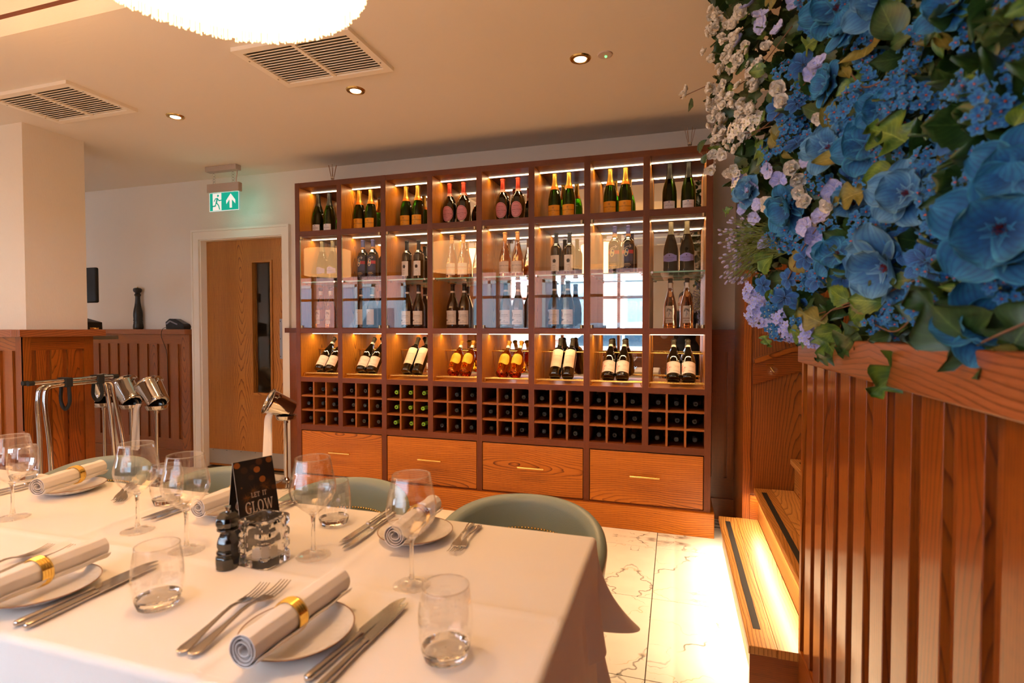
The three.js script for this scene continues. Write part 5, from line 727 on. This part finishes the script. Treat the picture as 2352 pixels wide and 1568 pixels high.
  [[1745, 40], [1790, 68], [1752, 60], [1720, 15], [1700, 95], [1880, 150], [1885, 500], [1870, 545], [1920, 440], [1730, 430], [1745, 470], [1700, 410], [1770, 390], [1855, 520], [1880, 575], [1760, 560], [1830, 5], [1870, 170], [1880, 355], [1790, 415], [1780, 745], [1740, 690], [1715, 460], [1710, 480], [1735, 500], [1860, 370]].forEach(([px, py], i) => { const o = place('lilac_blossom', G.lilac[i % 2], i % 4 === 3 ? PM.peri : PM.lilac, at(px, py, depth(px) - 0.006), facing(px, py, 0.5), R(0, 6), R(0.8, 1.05)); sub(o, 'eye', G.centre, i % 3 ? PM.pale : PM.yellow); });
  // cherry blossom along the outer edge
  let k = 0; const ch = (px, py, s = 1) => { const o = place('cherry_blossom', G.cherry[k++ % 3], PM.white, at(px, py, depth(px) + R(-0.03, 0.02)), facing(px, py, 0.8), R(0, 6), s * R(0.85, 1.15)); sub(o, 'stamen', G.centre, PM.yellow); };
  for (const [cx, cy, n, sx, sy] of [[1645, 45, 10, 22, 28], [1672, 78, 9, 24, 26], [1640, 75, 6, 16, 18], [1625, 125, 4, 10, 12], [1690, 120, 8, 30, 20], [1665, 150, 9, 34, 18], [1700, 165, 8, 30, 16], [1722, 185, 7, 26, 14], [1650, 195, 8, 20, 18], [1640, 235, 9, 22, 16], [1680, 230, 9, 26, 16], [1650, 265, 9, 26, 16], [1690, 262, 6, 22, 16], [1645, 295, 7, 20, 14], [1655, 320, 8, 22, 14], [1690, 305, 6, 22, 14], [1648, 345, 6, 20, 12], [1640, 388, 4, 16, 6], [1576, 213, 3, 10, 12], [1715, 250, 6, 20, 14], [1700, 345, 4, 20, 12], [1680, 395, 4, 14, 10]]) for (let i = 0; i < n; i++) ch(cx + R(-sx, sx), cy + R(-sy, sy));
  // blue floret clusters
  for (let i = 0; i < 135; i++) { let px, py; do { px = R(1770, 2480); py = R(-40, 800); } while (!inside(px, py, 30) || (px < 1850 && py < 90) || (px > 2050 && py < 110 && r() < 0.8) || (py > 700 && px < 1950)); const c = CL[i % 4], d = depth(px) + R(0.0, 0.03), o = place('blue_floret_cluster', c[0], PM.floret, at(px, py, d), facing(px, py, 0.45), R(0, 6), R(0.75, 1.05) * clamp(d / 1.05, 0.72, 1.15)); sub(o, 'eyes', c[1], PM.coral); sub(o, 'stems', c[2], PM.stem); }
  for (const [px, py] of [[2235, 205], [2290, 200], [2200, 240], [2280, 260], [2240, 420], [2260, 470], [2180, 500], [2150, 450], [2020, 540], [2050, 520], [1985, 220], [1960, 240], [1935, 250], [1990, 540], [2140, 640], [2120, 690]]) { const c = CL[k++ % 4], o = place('blue_floret_cluster', c[0], PM.floret, at(px, py, depth(px) - 0.015), facing(px, py, 0.3), R(0, 6), clamp(depth(px) / 0.95, 0.75, 1.1)); sub(o, 'eyes', c[1], PM.coral); sub(o, 'stems', c[2], PM.stem); }
  // hydrangea heads low on the outer side
  [[1745, 705], [1762, 735], [1790, 755], [1735, 725], [1815, 765], [1780, 715], [1730, 675], [1800, 735], [1850, 745], [1870, 770], [1700, 430], [1690, 300], [1730, 280]].forEach(([px, py], i) => { const c = HY[i % 3], o = place('hydrangea_head', c[0], i > 9 ? PM.white : i % 3 === 2 ? PM.floret : PM.peri, at(px, py, depth(px) - 0.005), facing(px, py, 0.4), R(0, 6), R(0.75, 0.95)); sub(o, 'eyes', c[1], PM.pale); sub(o, 'stems', c[2], PM.stem); });
  // lavender bud sprays
  for (let s = 0; s < 13; s++) { const st = [], bu = [], px0 = R(1780, 1815), py0 = R(520, 585), base = at(px0, py0, depth(px0) + 0.02); for (let i = 0; i < 13; i++) { const px = R(1648, 1740) + s * 1.5, py = R(500, 650), e = at(px, py, depth(1700) + R(-0.05, 0.05)), m = base.clone().lerp(e, 0.5).add(V(0, 0.008, 0)); st.push(tube([base.toArray(), m.toArray(), e.toArray()], 0.0009, 6, 4)); const b = new THREE.SphereGeometry(0.0052, 6, 5); b.scale(0.75, 1.5, 0.75); b.applyQuaternion(new THREE.Quaternion().setFromUnitVectors(V(0, 1, 0), e.clone().sub(m).normalize())); bu.push(put(b, e.x, e.y, e.z)); } const o = new THREE.Mesh(mats(st), PM.stem); o.name = 'bud_spray'; grp.add(o); sub(o, 'buds', mats(bu), PM.bud).userData.kind = 'stuff'; }
  // leaves
  const leaf = (px, py, kind, m, s, dd = 0, n = null) => place('leaf', LF[kind], m, at(px, py, depth(px) + dd), n || facing(px, py, 0.75), R(0, 6.28), s);
  for (const [px, py, w, kd, m] of [[2265, 800, 190, 'ivy', 'leafD'], [2210, 775, 130, 'ivy', 'leafD'], [2085, 825, 110, 'ivy', 'leaf'], [2330, 790, 130, 'ivy', 'leafD'], [2140, 800, 90, 'ivy', 'leafD'], [1950, 690, 70, 'birch', 'leaf'], [2030, 695, 85, 'birch', 'leaf'], [1930, 755, 75, 'birch', 'leaf'], [1895, 770, 70, 'ivy', 'leaf'], [1975, 770, 90, 'ivy', 'leafD'], [1850, 705, 60, 'ivy', 'leafD'], [1855, 775, 55, 'ivy', 'leaf'], [1910, 820, 40, 'ivy', 'leafD'], [1755, 770, 30, 'ivy', 'leaf'], [2100, 690, 80, 'ivy', 'leaf'], [1990, 720, 70, 'birch', 'olive'], [1740, 605, 60, 'birch', 'leaf'], [1750, 625, 60, 'birch', 'leaf'], [1735, 680, 45, 'birch', 'leaf'], [1820, 585, 80, 'oval', 'olive'], [2080, 325, 110, 'ivy', 'leaf'], [1940, 155, 80, 'oval', 'olive'], [1985, 130, 110, 'ivy', 'olive'], [1950, 180, 60, 'slim', 'olive'], [1905, 300, 80, 'slim', 'olive'], [1960, 360, 90, 'slim', 'olive'], [2150, 80, 130, 'oval', 'olive'], [2060, 90, 120, 'oval', 'leafD'], [2200, 40, 110, 'ivy', 'leaf'], [2310, 60, 150, 'oval', 'leafD'], [2330, 290, 90, 'oval', 'leaf'], [2310, 460, 120, 'oval', 'olive'], [2260, 690, 80, 'slim', 'leaf'], [1985, 440, 70, 'ivy', 'olive'], [2050, 390, 90, 'oval', 'leaf'], [1850, 110, 50, 'ivy', 'leaf'], [1690, 165, 45, 'birch', 'leafD'], [1720, 105, 40, 'birch', 'leaf'], [1685, 155, 45, 'birch', 'leaf'], [1760, 160, 45, 'birch', 'leaf'], [1715, 140, 34, 'oval', 'leafD'], [1670, 210, 34, 'birch', 'leaf'], [1765, 235, 40, 'birch', 'leafD'], [1755, 275, 45, 'birch', 'leaf'], [1735, 310, 38, 'birch', 'leaf'], [1770, 310, 50, 'oval', 'olive'], [1760, 360, 55, 'ivy', 'leaf'], [1800, 345, 40, 'oval', 'olive'], [1605, 348, 38, 'birch', 'leafD'], [1592, 245, 40, 'birch', 'leafD'], [1615, 375, 25, 'birch', 'leafD'], [1705, 400, 36, 'birch', 'leaf'], [1690, 450, 38, 'birch', 'leaf'], [1665, 490, 22, 'ivy', 'leaf'], [1640, 90, 30, 'birch', 'leafD'], [1660, 60, 26, 'birch', 'leafD']]) leaf(px, py, kd, PM[m], w * depth(px) / 1226 / 0.07, -0.012, facing(px, py, 0.4));
  for (let i = 0; i < 210; i++) { let px, py; do { px = R(1640, 2500); py = R(-60, 860); } while (!inside(px, py, 18)); const low = py > 640 || (px > 2050 && py < 140); if (!low && r() < 0.25) continue; const kd = ['birch', 'ivy', 'oval', 'birch', 'slim'][Math.floor(r() * 5)], m = ['leaf', 'leafD', 'leafD', 'olive', 'leaf'][Math.floor(r() * 5)]; leaf(px, py, kd, PM[m], R(0.55, 0.95) * clamp(depth(px) / 1.2, 0.6, 1.1), low ? R(-0.02, 0.03) : R(0.005, 0.05)); }
  // twigs
  for (const pts of [[[1880, 720, 0], [1990, 690, -0.03], [2110, 640, -0.02]], [[1850, 790, -0.02], [1900, 720, -0.03], [2000, 680, -0.02]], [[2230, 800, -0.03], [2290, 770, -0.04], [2360, 740, -0.03]], [[1562, 225, 0], [1605, 205, 0], [1640, 190, 0]], [[1640, 230, 0], [1730, 170, -0.02], [1820, 60, -0.02]], [[1700, 330, -0.01], [1780, 270, -0.02], [1850, 190, -0.01]], [[1640, 330, 0], [1700, 310, -0.02], [1770, 290, 0]], [[1955, 170, -0.02], [1985, 200, -0.03], [2040, 180, -0.02]], [[1950, 310, -0.03], [1965, 360, -0.03], [1975, 430, -0.02]], [[2000, 740, -0.01], [2060, 760, -0.02], [2120, 700, -0.02]], [[2120, 820, -0.02], [2105, 770, -0.01], [2130, 720, 0]], [[1760, 772, 0], [1775, 760, 0], [1790, 745, 0]], [[1605, 345, 0.01], [1625, 365, 0], [1650, 350, 0]], [[1810, 640, -0.01], [1850, 560, -0.02], [1880, 520, -0.01]]]) { const o = new THREE.Mesh(tube(pts.map(([x, y, z]) => at(x, y, depth(x) + z).toArray()), 0.0016, 16, 5), PM.twig); o.name = 'twig'; grp.add(o); }
  // dark leafy filling behind the blooms
  const N = 3600, inst = new THREE.InstancedMesh(LF.birch, PM.leafD, N), mm = new THREE.Matrix4(), cc = new THREE.Color();
  for (let i = 0; i < N; i++) { let px, py; do { px = R(1630, 2640); py = R(-180, 860); } while (!inside(px, py, 22)); const d = depth(px), p = at(px, py, d + 0.03 + 0.34 * r() * clamp(d, 0.6, 1.2)); mm.compose(p, new THREE.Quaternion().setFromEuler(new THREE.Euler(R(0, 6.28), R(0, 6.28), R(0, 6.28))), V(1, 1, 1).multiplyScalar(R(0.7, 1.3))); inst.setMatrixAt(i, mm); const b = r(); inst.setColorAt(i, cc.setRGB(1, 1, 1).multiplyScalar(0.9 + 0.1 * b)); }
  inst.name = 'foliage_filling'; inst.userData = { kind: 'stuff' }; grp.add(inst);
}
// ================= SERVICE THINGS BY THE PILLAR AND DOOR =================
{
  const bucketG = lathe(smooth([[0.001, 0.004], [0.062, 0.002], [0.07, 0.004], [0.073, 0.012], [0.078, 0.06], [0.088, 0.15], [0.093, 0.182], [0.1, 0.186], [0.102, 0.19], [0.1, 0.194], [0.092, 0.19], [0.086, 0.15], [0.076, 0.06], [0.07, 0.014], [0.001, 0.010]], 4), 44, 0.8), knobG = lathe([[0.001, 0], [0.006, 0], [0.006, 0.012], [0.012, 0.016], [0.013, 0.022], [0.008, 0.026], [0.001, 0.026]], 16);
  const cupG = lathe(smooth([[0.001, -0.03], [0.05, -0.03], [0.066, -0.026], [0.074, -0.005], [0.078, 0.004], [0.076, 0.006], [0.068, -0.004], [0.06, -0.02], [0.001, -0.024]], 4), 36, 0.9);
  function stand(x, z, ringY, tilt, cloth, say) {
    const t = thing('wine_cooler_stand', 'chrome wine cooler stand ' + say, 'wine stand', [x, 0, z], 0, 'wine cooler stands');
    part(t, 'cup', cupG, M.chrome, [0, ringY, 0]); part(t, 'pole', mats([rod([0, 0.02, 0], [0, ringY - 0.03, 0], 0.011, 16), put(cyl(0.016, 0.016, 0.02), 0, ringY - 0.045, 0)]), M.chrome);
    part(t, 'base', lathe(smooth([[0.001, 0], [0.125, 0], [0.127, 0.004], [0.10, 0.012], [0.05, 0.025], [0.02, 0.045], [0.012, 0.06]], 4), 40, 0.9), M.chrome);
    const b = thing('ice_bucket', 'tilted chrome ice bucket on the wine stand ' + say, 'ice bucket', [0, 0, 0], 0, 'ice buckets'); const ax = V(...tilt).normalize();
    b.quaternion.setFromUnitVectors(V(0, 1, 0), ax); b.position.set(x, ringY + 0.062, z).addScaledVector(ax, -0.055); part(b, 'pail', bucketG, M.chrome); for (const s of [0, Math.PI]) { const k = part(b, 'knob', knobG, M.chrome); k.rotation.set(0, 0, s ? Math.PI / 2 : -Math.PI / 2); k.position.set(s ? -0.087 : 0.087, 0.15, 0); }
    // hanging folded cloth
    const [cx, cw, len, dx] = cloth, g = gridGeo(10, 24, (u, v) => { const w = cw * (0.8 + 0.25 * v); return [cx + dx * v * v + (u - 0.5) * w, ringY + 0.012 + 0.012 * Math.sin(Math.min(v * 8, Math.PI / 2)) - len * v, 0.082 + 0.004 * Math.sin(u * 7 + v * 3) + 0.012 * Math.sin(Math.min(1, v * 6) * 1.5)]; }), back = g.clone().translate(0.004, 0.01, -0.006);
    solo('service_cloth', mats([g, back]), M.linen, 'folded white cloth hanging from the wine stand ' + say, 'cloth', 'service cloths', [x, 0, z]);
  }
  stand(-4.32, 0.15, 0.607, [-0.62, 0.72, -0.2], [-0.04, 0.035, 0.36, 0.01], 'half behind the pillar');
  stand(-4.035, 0.15, 0.605, [-0.66, 0.72, -0.12], [-0.085, 0.06, 0.36, 0.045], 'middle of three by the dado');
  stand(-3.775, 0.15, 0.607, [-0.66, 0.72, -0.1], [-0.088, 0.066, 0.35, -0.02], 'by the dado nearest the door');
  stand(-2.835, -0.14, 0.53, [-0.55, 0.45, 0.7], [-0.085, 0.075, 0.37, -0.015], 'between door and cabinet');
  // folded chrome tray stand leaning by the pillar
  const t = thing('tray_stand', 'folded chrome tray stand with black straps leaning by the pillar', 'tray stand', [0, 0, 0]);
  const frame = (X, dz, fx) => tube([[X + fx, 0.012, 1.0 + dz], [X + fx * 0.4, 0.5, 0.995 + dz], [X, 0.77, 1.0 + dz], [X, 0.835, 0.985 + dz], [X, 0.846, 0.94 + dz], [X, 0.848, 0.8 + dz], [X, 0.846, 0.65 + dz], [X, 0.835, 0.605 + dz], [X, 0.77, 0.59 + dz], [X + fx * 0.4, 0.5, 0.56 + dz], [X + fx, 0.012, 0.53 + dz]], 0.0135, 110, 12);
  part(t, 'leg_frame', frame(-3.675, 0, 0.0), M.chrome); part(t, 'leg_frame', frame(-3.635, -0.012, 0.06), M.chrome);
  for (const [X, y] of [[-3.68, 0.872], [-3.635, 0.872]]) { const b = part(t, 'top_bar', rod([X, y, 1.05], [X, y, 0.575], 0.0125), M.chrome); part(b, 'end_cap', mats([rod([X, y, 1.045], [X, y, 1.075], 0.0145), rod([X, y, 0.545], [X, y, 0.58], 0.0145)]), M.rubber); }
  for (const [z, dl] of [[0.86, 0.11], [0.665, 0.08]]) part(t, 'strap', mats([rbox(0.085, 0.06, 0.045, 0.008, -3.6575, 0.86, z), tube([[-3.69, 0.84, z], [-3.695, 0.80 - dl * 0.6, z], [-3.66, 0.80 - dl, z], [-3.62, 0.80 - dl * 0.6, z], [-3.625, 0.84, z]], 0.011, 24, 6).scale(1, 1, 1)]), M.rubber);
  // things on the ledges
  const mill = thing('tall_pepper_mill', 'tall black turned pepper mill on the wall ledge', 'pepper mill', [-4.55, 1.1895, -0.322]);
  part(mill, 'body', lathe(smooth([[0.001, 0], [0.036, 0], [0.036, 0.045], [0.034, 0.052], [0.036, 0.058], [0.033, 0.066], [0.036, 0.075], [0.034, 0.09], [0.036, 0.12], [0.033, 0.16], [0.024, 0.21], [0.019, 0.26], [0.02, 0.292], [0.026, 0.30], [0.022, 0.308], [0.001, 0.309]], 4), 28, 0.9), M.blackWood);
  part(mill, 'head', lathe(smooth([[0.001, 0.309], [0.022, 0.309], [0.018, 0.318], [0.03, 0.33], [0.034, 0.345], [0.03, 0.358], [0.018, 0.364], [0.001, 0.365]], 4), 28, 0.9), M.blackWood); part(mill, 'finial', put(new THREE.SphereGeometry(0.006, 10, 8), 0, 0.369, 0), M.brass);
  const pay = thing('card_terminal', 'black handheld card payment terminal on the wall ledge', 'card terminal', [-4.09, 1.1895, -0.322], 0.0);
  { const s = new THREE.Shape([[-0.095, 0.0], [-0.10, 0.055], [-0.06, 0.082], [-0.01, 0.08], [0.09, 0.035], [0.1, 0.02], [0.095, 0.0]].map(p => new THREE.Vector2(...p))), g = new THREE.ExtrudeGeometry(s, { depth: 0.062, bevelEnabled: true, bevelSize: 0.004, bevelThickness: 0.004, bevelSegments: 2 }); g.translate(0, 0.004, -0.031); part(pay, 'body', g, M.blackMatt);
    const k = box(0.10, 0.003, 0.05); k.rotateZ(-0.42); part(pay, 'keypad', put(k, 0.045, 0.065, 0), std({ color: '#4b4f57', roughness: 0.4 })); part(pay, 'side_trim', mats([rod([-0.09, 0.045, 0.037], [-0.05, 0.07, 0.037], 0.006), rod([-0.05, 0.07, 0.037], [0.03, 0.04, 0.037], 0.006)]), std({ color: '#8b8790', roughness: 0.4 }));
    part(pay, 'cable', tube([[-0.1, 0.02, 0.02], [-0.115, 0.004, 0.05], [-0.12, -0.05, 0.062], [-0.118, -0.2, 0.015], [-0.128, -0.4, 0.0], [-0.12, -0.6, 0.0]], 0.0022, 40, 5), M.rubber); }
  const shelf = thing('wall_shelf', 'grey bracket shelf on the back of the pillar', 'shelf', [0, 0, 0]); part(shelf, 'board', rbox(0.62, 0.026, 0.36, 0.003, -4.34, 1.128, 0.42), std({ color: '#6f675d', roughness: 0.5 }));
  const pr = thing('receipt_printer', 'black wedge-shaped receipt printer on the bracket shelf behind the pillar', 'printer', [-4.26, 1.1415, 0.4]);
  { const s = new THREE.Shape([[-0.16, 0], [-0.16, 0.16], [0.0, 0.13], [0.17, 0.095], [0.175, 0.0]].map(p => new THREE.Vector2(...p))), g = new THREE.ExtrudeGeometry(s, { depth: 0.16, bevelEnabled: true, bevelSize: 0.003, bevelThickness: 0.003, bevelSegments: 1 }); g.translate(0, 0.003, -0.08); part(pr, 'case', g, M.blackMatt); part(pr, 'paper_slot', box(0.12, 0.002, 0.1, -0.06, 0.146, 0), M.void); }
  const mo = thing('till_screen', 'black till screen on an arm behind the pillar', 'screen', [-4.31, 1.522, 0.3]);
  part(mo, 'casing', rbox(0.31, 0.265, 0.03, 0.012, 0, 0, 0, 3), M.blackMatt); part(mo, 'display', span(-0.14, 0.14, -0.115, 0.115, -0.0165, -0.0152), M.blackGloss); part(mo, 'arm', mats([rod([0, 0, 0.01], [0, 0, 0.31], 0.015), rbox(0.08, 0.1, 0.012, 0.004, 0, 0, 0.303)]), M.blackMatt);
  const dish = thing('brass_dish', 'small round brass dish on the pillar ledge', 'dish', [-3.765, 1.1905, 0.60]); part(dish, 'bowl', lathe([[0.001, 0], [0.02, 0], [0.024, 0.004], [0.025, 0.012], [0.023, 0.012], [0.021, 0.005], [0.001, 0.003]], 24), M.brass);
}
// ================= STREET SEEN IN THE GLASS AND THE MIRRORS =================
{
  struct('street', mats([span(-30, 30, -0.35, -0.16, 4.8, 30), span(-30, 30, -0.2, -0.1, 4.8, 6.6)]), std({ color: '#8b8985', roughness: 0.9 }));
  const brick = dataTex(512, 256, (a, b) => { const row = Math.floor(b * 32), c = a * 32 + (row % 2) * 0.5, fx = c - Math.floor(c), fy = b * 32 - row, m = fx < 0.06 || fy < 0.14, t = hash2(Math.floor(c), row, 3) * 0.3; return m ? [0.66, 0.58, 0.52] : [0.62 + t * 0.3, 0.34 + t * 0.25, 0.28 + t * 0.2]; }); brick.wrapS = brick.wrapT = THREE.RepeatWrapping; brick.repeat.set(0.14, 0.42);
  const b = thing('brick_building', 'red brick building across the street, seen only in the cabinet glass', 'building', [0, 0, 0]);
  const wl = span(-16, 4, -0.2, 7, 14, 18); { const p = wl.attributes.position, uv = wl.attributes.uv; for (let i = 0; i < p.count; i++) uv.setXY(i, p.getX(i), p.getY(i)); } part(b, 'brick_wall', wl, std({ map: brick, roughness: 0.9 }));
  for (let i = 0; i < 7; i++) { const x = -14.6 + i * 2.6; for (const y of [0.8, 3.9]) { const f = part(b, 'window', mats([span(x, x + 1.5, y, y + 0.12, 13.9, 14), span(x, x + 1.5, y + 1.9, y + 2, 13.9, 14), span(x, x + 0.1, y, y + 2, 13.9, 14), span(x + 1.4, x + 1.5, y, y + 2, 13.9, 14), span(x + 0.7, x + 0.8, y, y + 2, 13.9, 14)]), M.gloss); part(f, 'window_pane', span(x + 0.1, x + 1.4, y + 0.1, y + 1.9, 13.96, 13.99), std({ color: '#55636e', roughness: 0.1 })); } }
  part(b, 'cornice', span(-16, 4, 3.2, 3.45, 13.8, 14), M.gloss);
  const veh = (name, label, x, z, pts, d, paint, wins, wheels) => { const o = thing(name, label, 'vehicle', [x, -0.16, z]); const g = new THREE.ExtrudeGeometry(new THREE.Shape(pts.map(p => new THREE.Vector2(...p))), { depth: d, bevelEnabled: true, bevelSize: 0.06, bevelThickness: 0.06, bevelSegments: 3 }); part(o, 'bodywork', g, paint); for (const w of wins) { const q = new THREE.ExtrudeGeometry(new THREE.Shape(w.map(p => new THREE.Vector2(...p))), { depth: d + 0.14, bevelEnabled: false }); q.translate(0, 0, -0.07); part(o, 'side_window', q, std({ color: '#20303a', roughness: 0.08 })); } for (const wx of wheels) for (const wz of [0, d - 0.15]) part(o, 'wheel', put(cyl(0.33, 0.33, 0.2, 24).rotateX(Math.PI / 2), wx, 0.33, wz + 0.06), M.rubber); };
  veh('white_van', 'white panel van parked in the street, seen only in reflections', -8.6, 8.6, [[0, 0.35], [0, 1.0], [0.5, 1.15], [1.15, 1.95], [1.5, 2.05], [4.7, 2.05], [4.75, 0.35]], 1.7, phy({ color: '#e9edf0', roughness: 0.25, clearcoat: 0.8 }), [[[0.85, 1.2], [1.3, 1.85], [1.95, 1.85], [1.95, 1.2]]], [0.9, 3.8]);
  veh('parked_car', 'pale grey estate car parked in the street, seen only in reflections', -3.6, 8.4, [[0, 0.3], [0, 0.72], [0.95, 0.9], [1.6, 1.4], [3.4, 1.45], [4.1, 0.95], [4.2, 0.3]], 1.6, phy({ color: '#b9c3cc', roughness: 0.2, clearcoat: 0.8 }), [[[1.25, 0.95], [1.72, 1.33], [2.45, 1.36], [2.45, 0.95]], [[2.52, 0.95], [2.52, 1.36], [3.3, 1.36], [3.75, 0.95]]], [0.8, 3.3]);
}
// ================= PHOTOGRAPHER BEHIND THE CAMERA, SEEN IN THE MIRRORS =================
{
  const o = thing('person', 'person in a dark t-shirt bending behind a tripod, seen only in the mirrors', 'person', [0.13, 0, 3.78]);
  const bones = [];   // from, to, radius from, radius to
  const B = (a, b, r0, r1) => bones.push([V(...a), V(...b), r0, r1]);
  B([0, 0.95, 0.06], [0, 1.12, 0.0], 0.135, 0.13); B([0, 1.12, 0.0], [0, 1.34, -0.1], 0.13, 0.14); B([-0.15, 1.36, -0.12], [0.15, 1.36, -0.12], 0.065, 0.065); B([0, 1.38, -0.13], [0, 1.47, -0.18], 0.055, 0.052);
  for (const s of [-1, 1]) { B([s * 0.09, 0.93, 0.06], [s * 0.11, 0.5, 0.0], 0.095, 0.065); B([s * 0.11, 0.5, 0.0], [s * 0.12, 0.09, 0.1], 0.062, 0.04); B([s * 0.12, 0.05, 0.12], [s * 0.13, 0.035, -0.08], 0.045, 0.035); B([s * 0.18, 1.35, -0.12], [s * 0.27, 1.11, -0.2], 0.055, 0.045); B([s * 0.27, 1.11, -0.2], [s * 0.10 - 0.09, 1.19, -0.4], 0.043, 0.03); }
  const sdf = (p, list, k) => { let d = 9; for (const [a, b, r0, r1] of list) { const ab = b.clone().sub(a), t = clamp(p.clone().sub(a).dot(ab) / ab.lengthSq(), 0, 1), e = p.distanceTo(a.clone().addScaledVector(ab, t)) - lerp(r0, r1, t); if (d > 8) d = e; else { const h = clamp(0.5 + 0.5 * (d - e) / k, 0, 1); d = lerp(d, e, h) - k * h * (1 - h); } } return d; };
  function meshOf(list, c, half, n, k, extra) {
    const mc = new MarchingCubes(n, new THREE.MeshBasicMaterial(), false, false, 120000); mc.isolation = 0; mc.reset(); const f = mc.field, p = V();
    for (let z = 0; z < n; z++) for (let y = 0; y < n; y++) for (let x = 0; x < n; x++) { p.set(c[0] + (x - n / 2) / (n / 2) * half, c[1] + (y - n / 2) / (n / 2) * half, c[2] + (z - n / 2) / (n / 2) * half); let d = sdf(p, list, k); if (extra) d = Math.min(d, extra(p)); f[z * n * n + y * n + x] = -d; }
    mc.update(); const g = new THREE.BufferGeometry(), N = mc.count; g.setAttribute('position', new THREE.BufferAttribute(mc.positionArray.slice(0, N * 3), 3)); g.setAttribute('normal', new THREE.BufferAttribute(mc.normalArray.slice(0, N * 3), 3)); g.scale(half, half, half); g.translate(...c); return g;
  }
  const body = meshOf(bones, [0, 0.82, -0.1], 0.86, 92, 0.045);
  const head = meshOf([[V(0, 1.52, -0.22), V(0, 1.585, -0.2), 0.075, 0.085], [V(0, 1.475, -0.25), V(0, 1.5, -0.26), 0.04, 0.05], [V(0, 1.535, -0.295), V(0, 1.505, -0.315), 0.010, 0.016], [V(-0.085, 1.53, -0.2), V(-0.085, 1.5, -0.2), 0.016, 0.012], [V(0.085, 1.53, -0.2), V(0.085, 1.5, -0.2), 0.016, 0.012], [V(-0.02, 1.468, -0.292), V(0.02, 1.468, -0.292), 0.008, 0.008]], [0, 1.54, -0.22], 0.16, 44, 0.02);
  const hand = s => { const w = V(s * 0.10 - 0.09, 1.19, -0.4), L = [[w, w.clone().add(V(-s * 0.01, 0.01, -0.06)), 0.026, 0.03]]; for (let k = 0; k < 4; k++) { const r0 = w.clone().add(V(-0.024 + k * 0.016, 0.012, -0.07)), m = r0.clone().add(V(0.002 * (k - 1.5), 0.02, -0.03 - 0.004 * (k === 1 || k === 2))), e = m.clone().add(V(0, -0.012, -0.022)); L.push([r0, m, 0.0088, 0.008], [m, e, 0.008, 0.007]); } const t0 = w.clone().add(V(-s * 0.026, 0, -0.035)), t1 = t0.clone().add(V(-s * 0.022, 0.012, -0.022)); L.push([t0, t1, 0.011, 0.009], [t1, t1.clone().add(V(s * 0.004, 0.01, -0.022)), 0.009, 0.008]); return meshOf(L, [w.x, w.y, w.z - 0.05], 0.11, 44, 0.006); };
  const skin = std({ color: '#b98a6c', roughness: 0.6 }), dark = std({ color: '#14151a', roughness: 0.85 });
  const all = mats([body, head, hand(-1), hand(1)]), p = all.attributes.position, col = new Float32Array(p.count * 3);
  for (let i = 0; i < p.count; i++) { const x = p.getX(i), y = p.getY(i), z = p.getZ(i), arm = Math.abs(x) > 0.2 || z < -0.24, isSkin = y > 1.43 || (arm && y > 1.05 && (z < -0.165)), trou = y < 0.98, shoe = y < 0.1, c = shoe ? [0.02, 0.02, 0.02] : isSkin ? [0.42, 0.24, 0.16] : trou ? [0.03, 0.032, 0.04] : [0.012, 0.013, 0.018]; col.set(c, i * 3); }
  all.setAttribute('color', new THREE.BufferAttribute(col, 3)); part(o, 'body', all, std({ vertexColors: true, roughness: 0.75 }));
  const hairG = meshOf([[V(0, 1.60, -0.185), V(0, 1.56, -0.15), 0.09, 0.085]], [0, 1.58, -0.17], 0.13, 40, 0.02); part(o, 'hair', hairG, std({ color: '#1d1511', roughness: 0.8 }));
  for (const s of [-1, 1]) part(o, 'eye', put(new THREE.SphereGeometry(0.009, 10, 8), s * 0.03, 1.545, -0.288), M.blackGloss);
  const t = thing('camera_tripod', 'black tripod carrying the camera, seen only in the mirrors', 'tripod', [0.01, 0, 3.40]);
  part(t, 'head', mats([rbox(0.06, 0.06, 0.06, 0.01, 0, 1.09, 0), rod([0, 0.9, 0], [0, 1.09, 0], 0.014)]), M.blackMatt);
  for (const a of [0.5, 2.6, 4.7]) part(t, 'leg', rod([0.02 * Math.cos(a), 0.95, 0.02 * Math.sin(a)], [0.33 * Math.cos(a), 0.01, 0.33 * Math.sin(a)], 0.013), M.blackMatt);
  const c = thing('photo_camera', 'black camera on the tripod, seen only in the mirrors', 'camera', [0.0, 1.2, 3.40]);
  part(c, 'body', rbox(0.135, 0.095, 0.06, 0.012, 0, -0.02, 0.0, 2), M.blackMatt); part(c, 'lens', mats([put(cyl(0.033, 0.033, 0.085, 24).rotateX(Math.PI / 2), 0, 0, -0.07)]), M.blackGloss); part(c, 'viewfinder', rbox(0.05, 0.035, 0.05, 0.008, 0, 0.04, 0), M.blackMatt);
}
// ---------- shadows on, hand over ----------
scene.traverse(o => { if (o.isMesh) { o.castShadow = true; o.receiveShadow = true; } });
renderer.render(scene, camera);
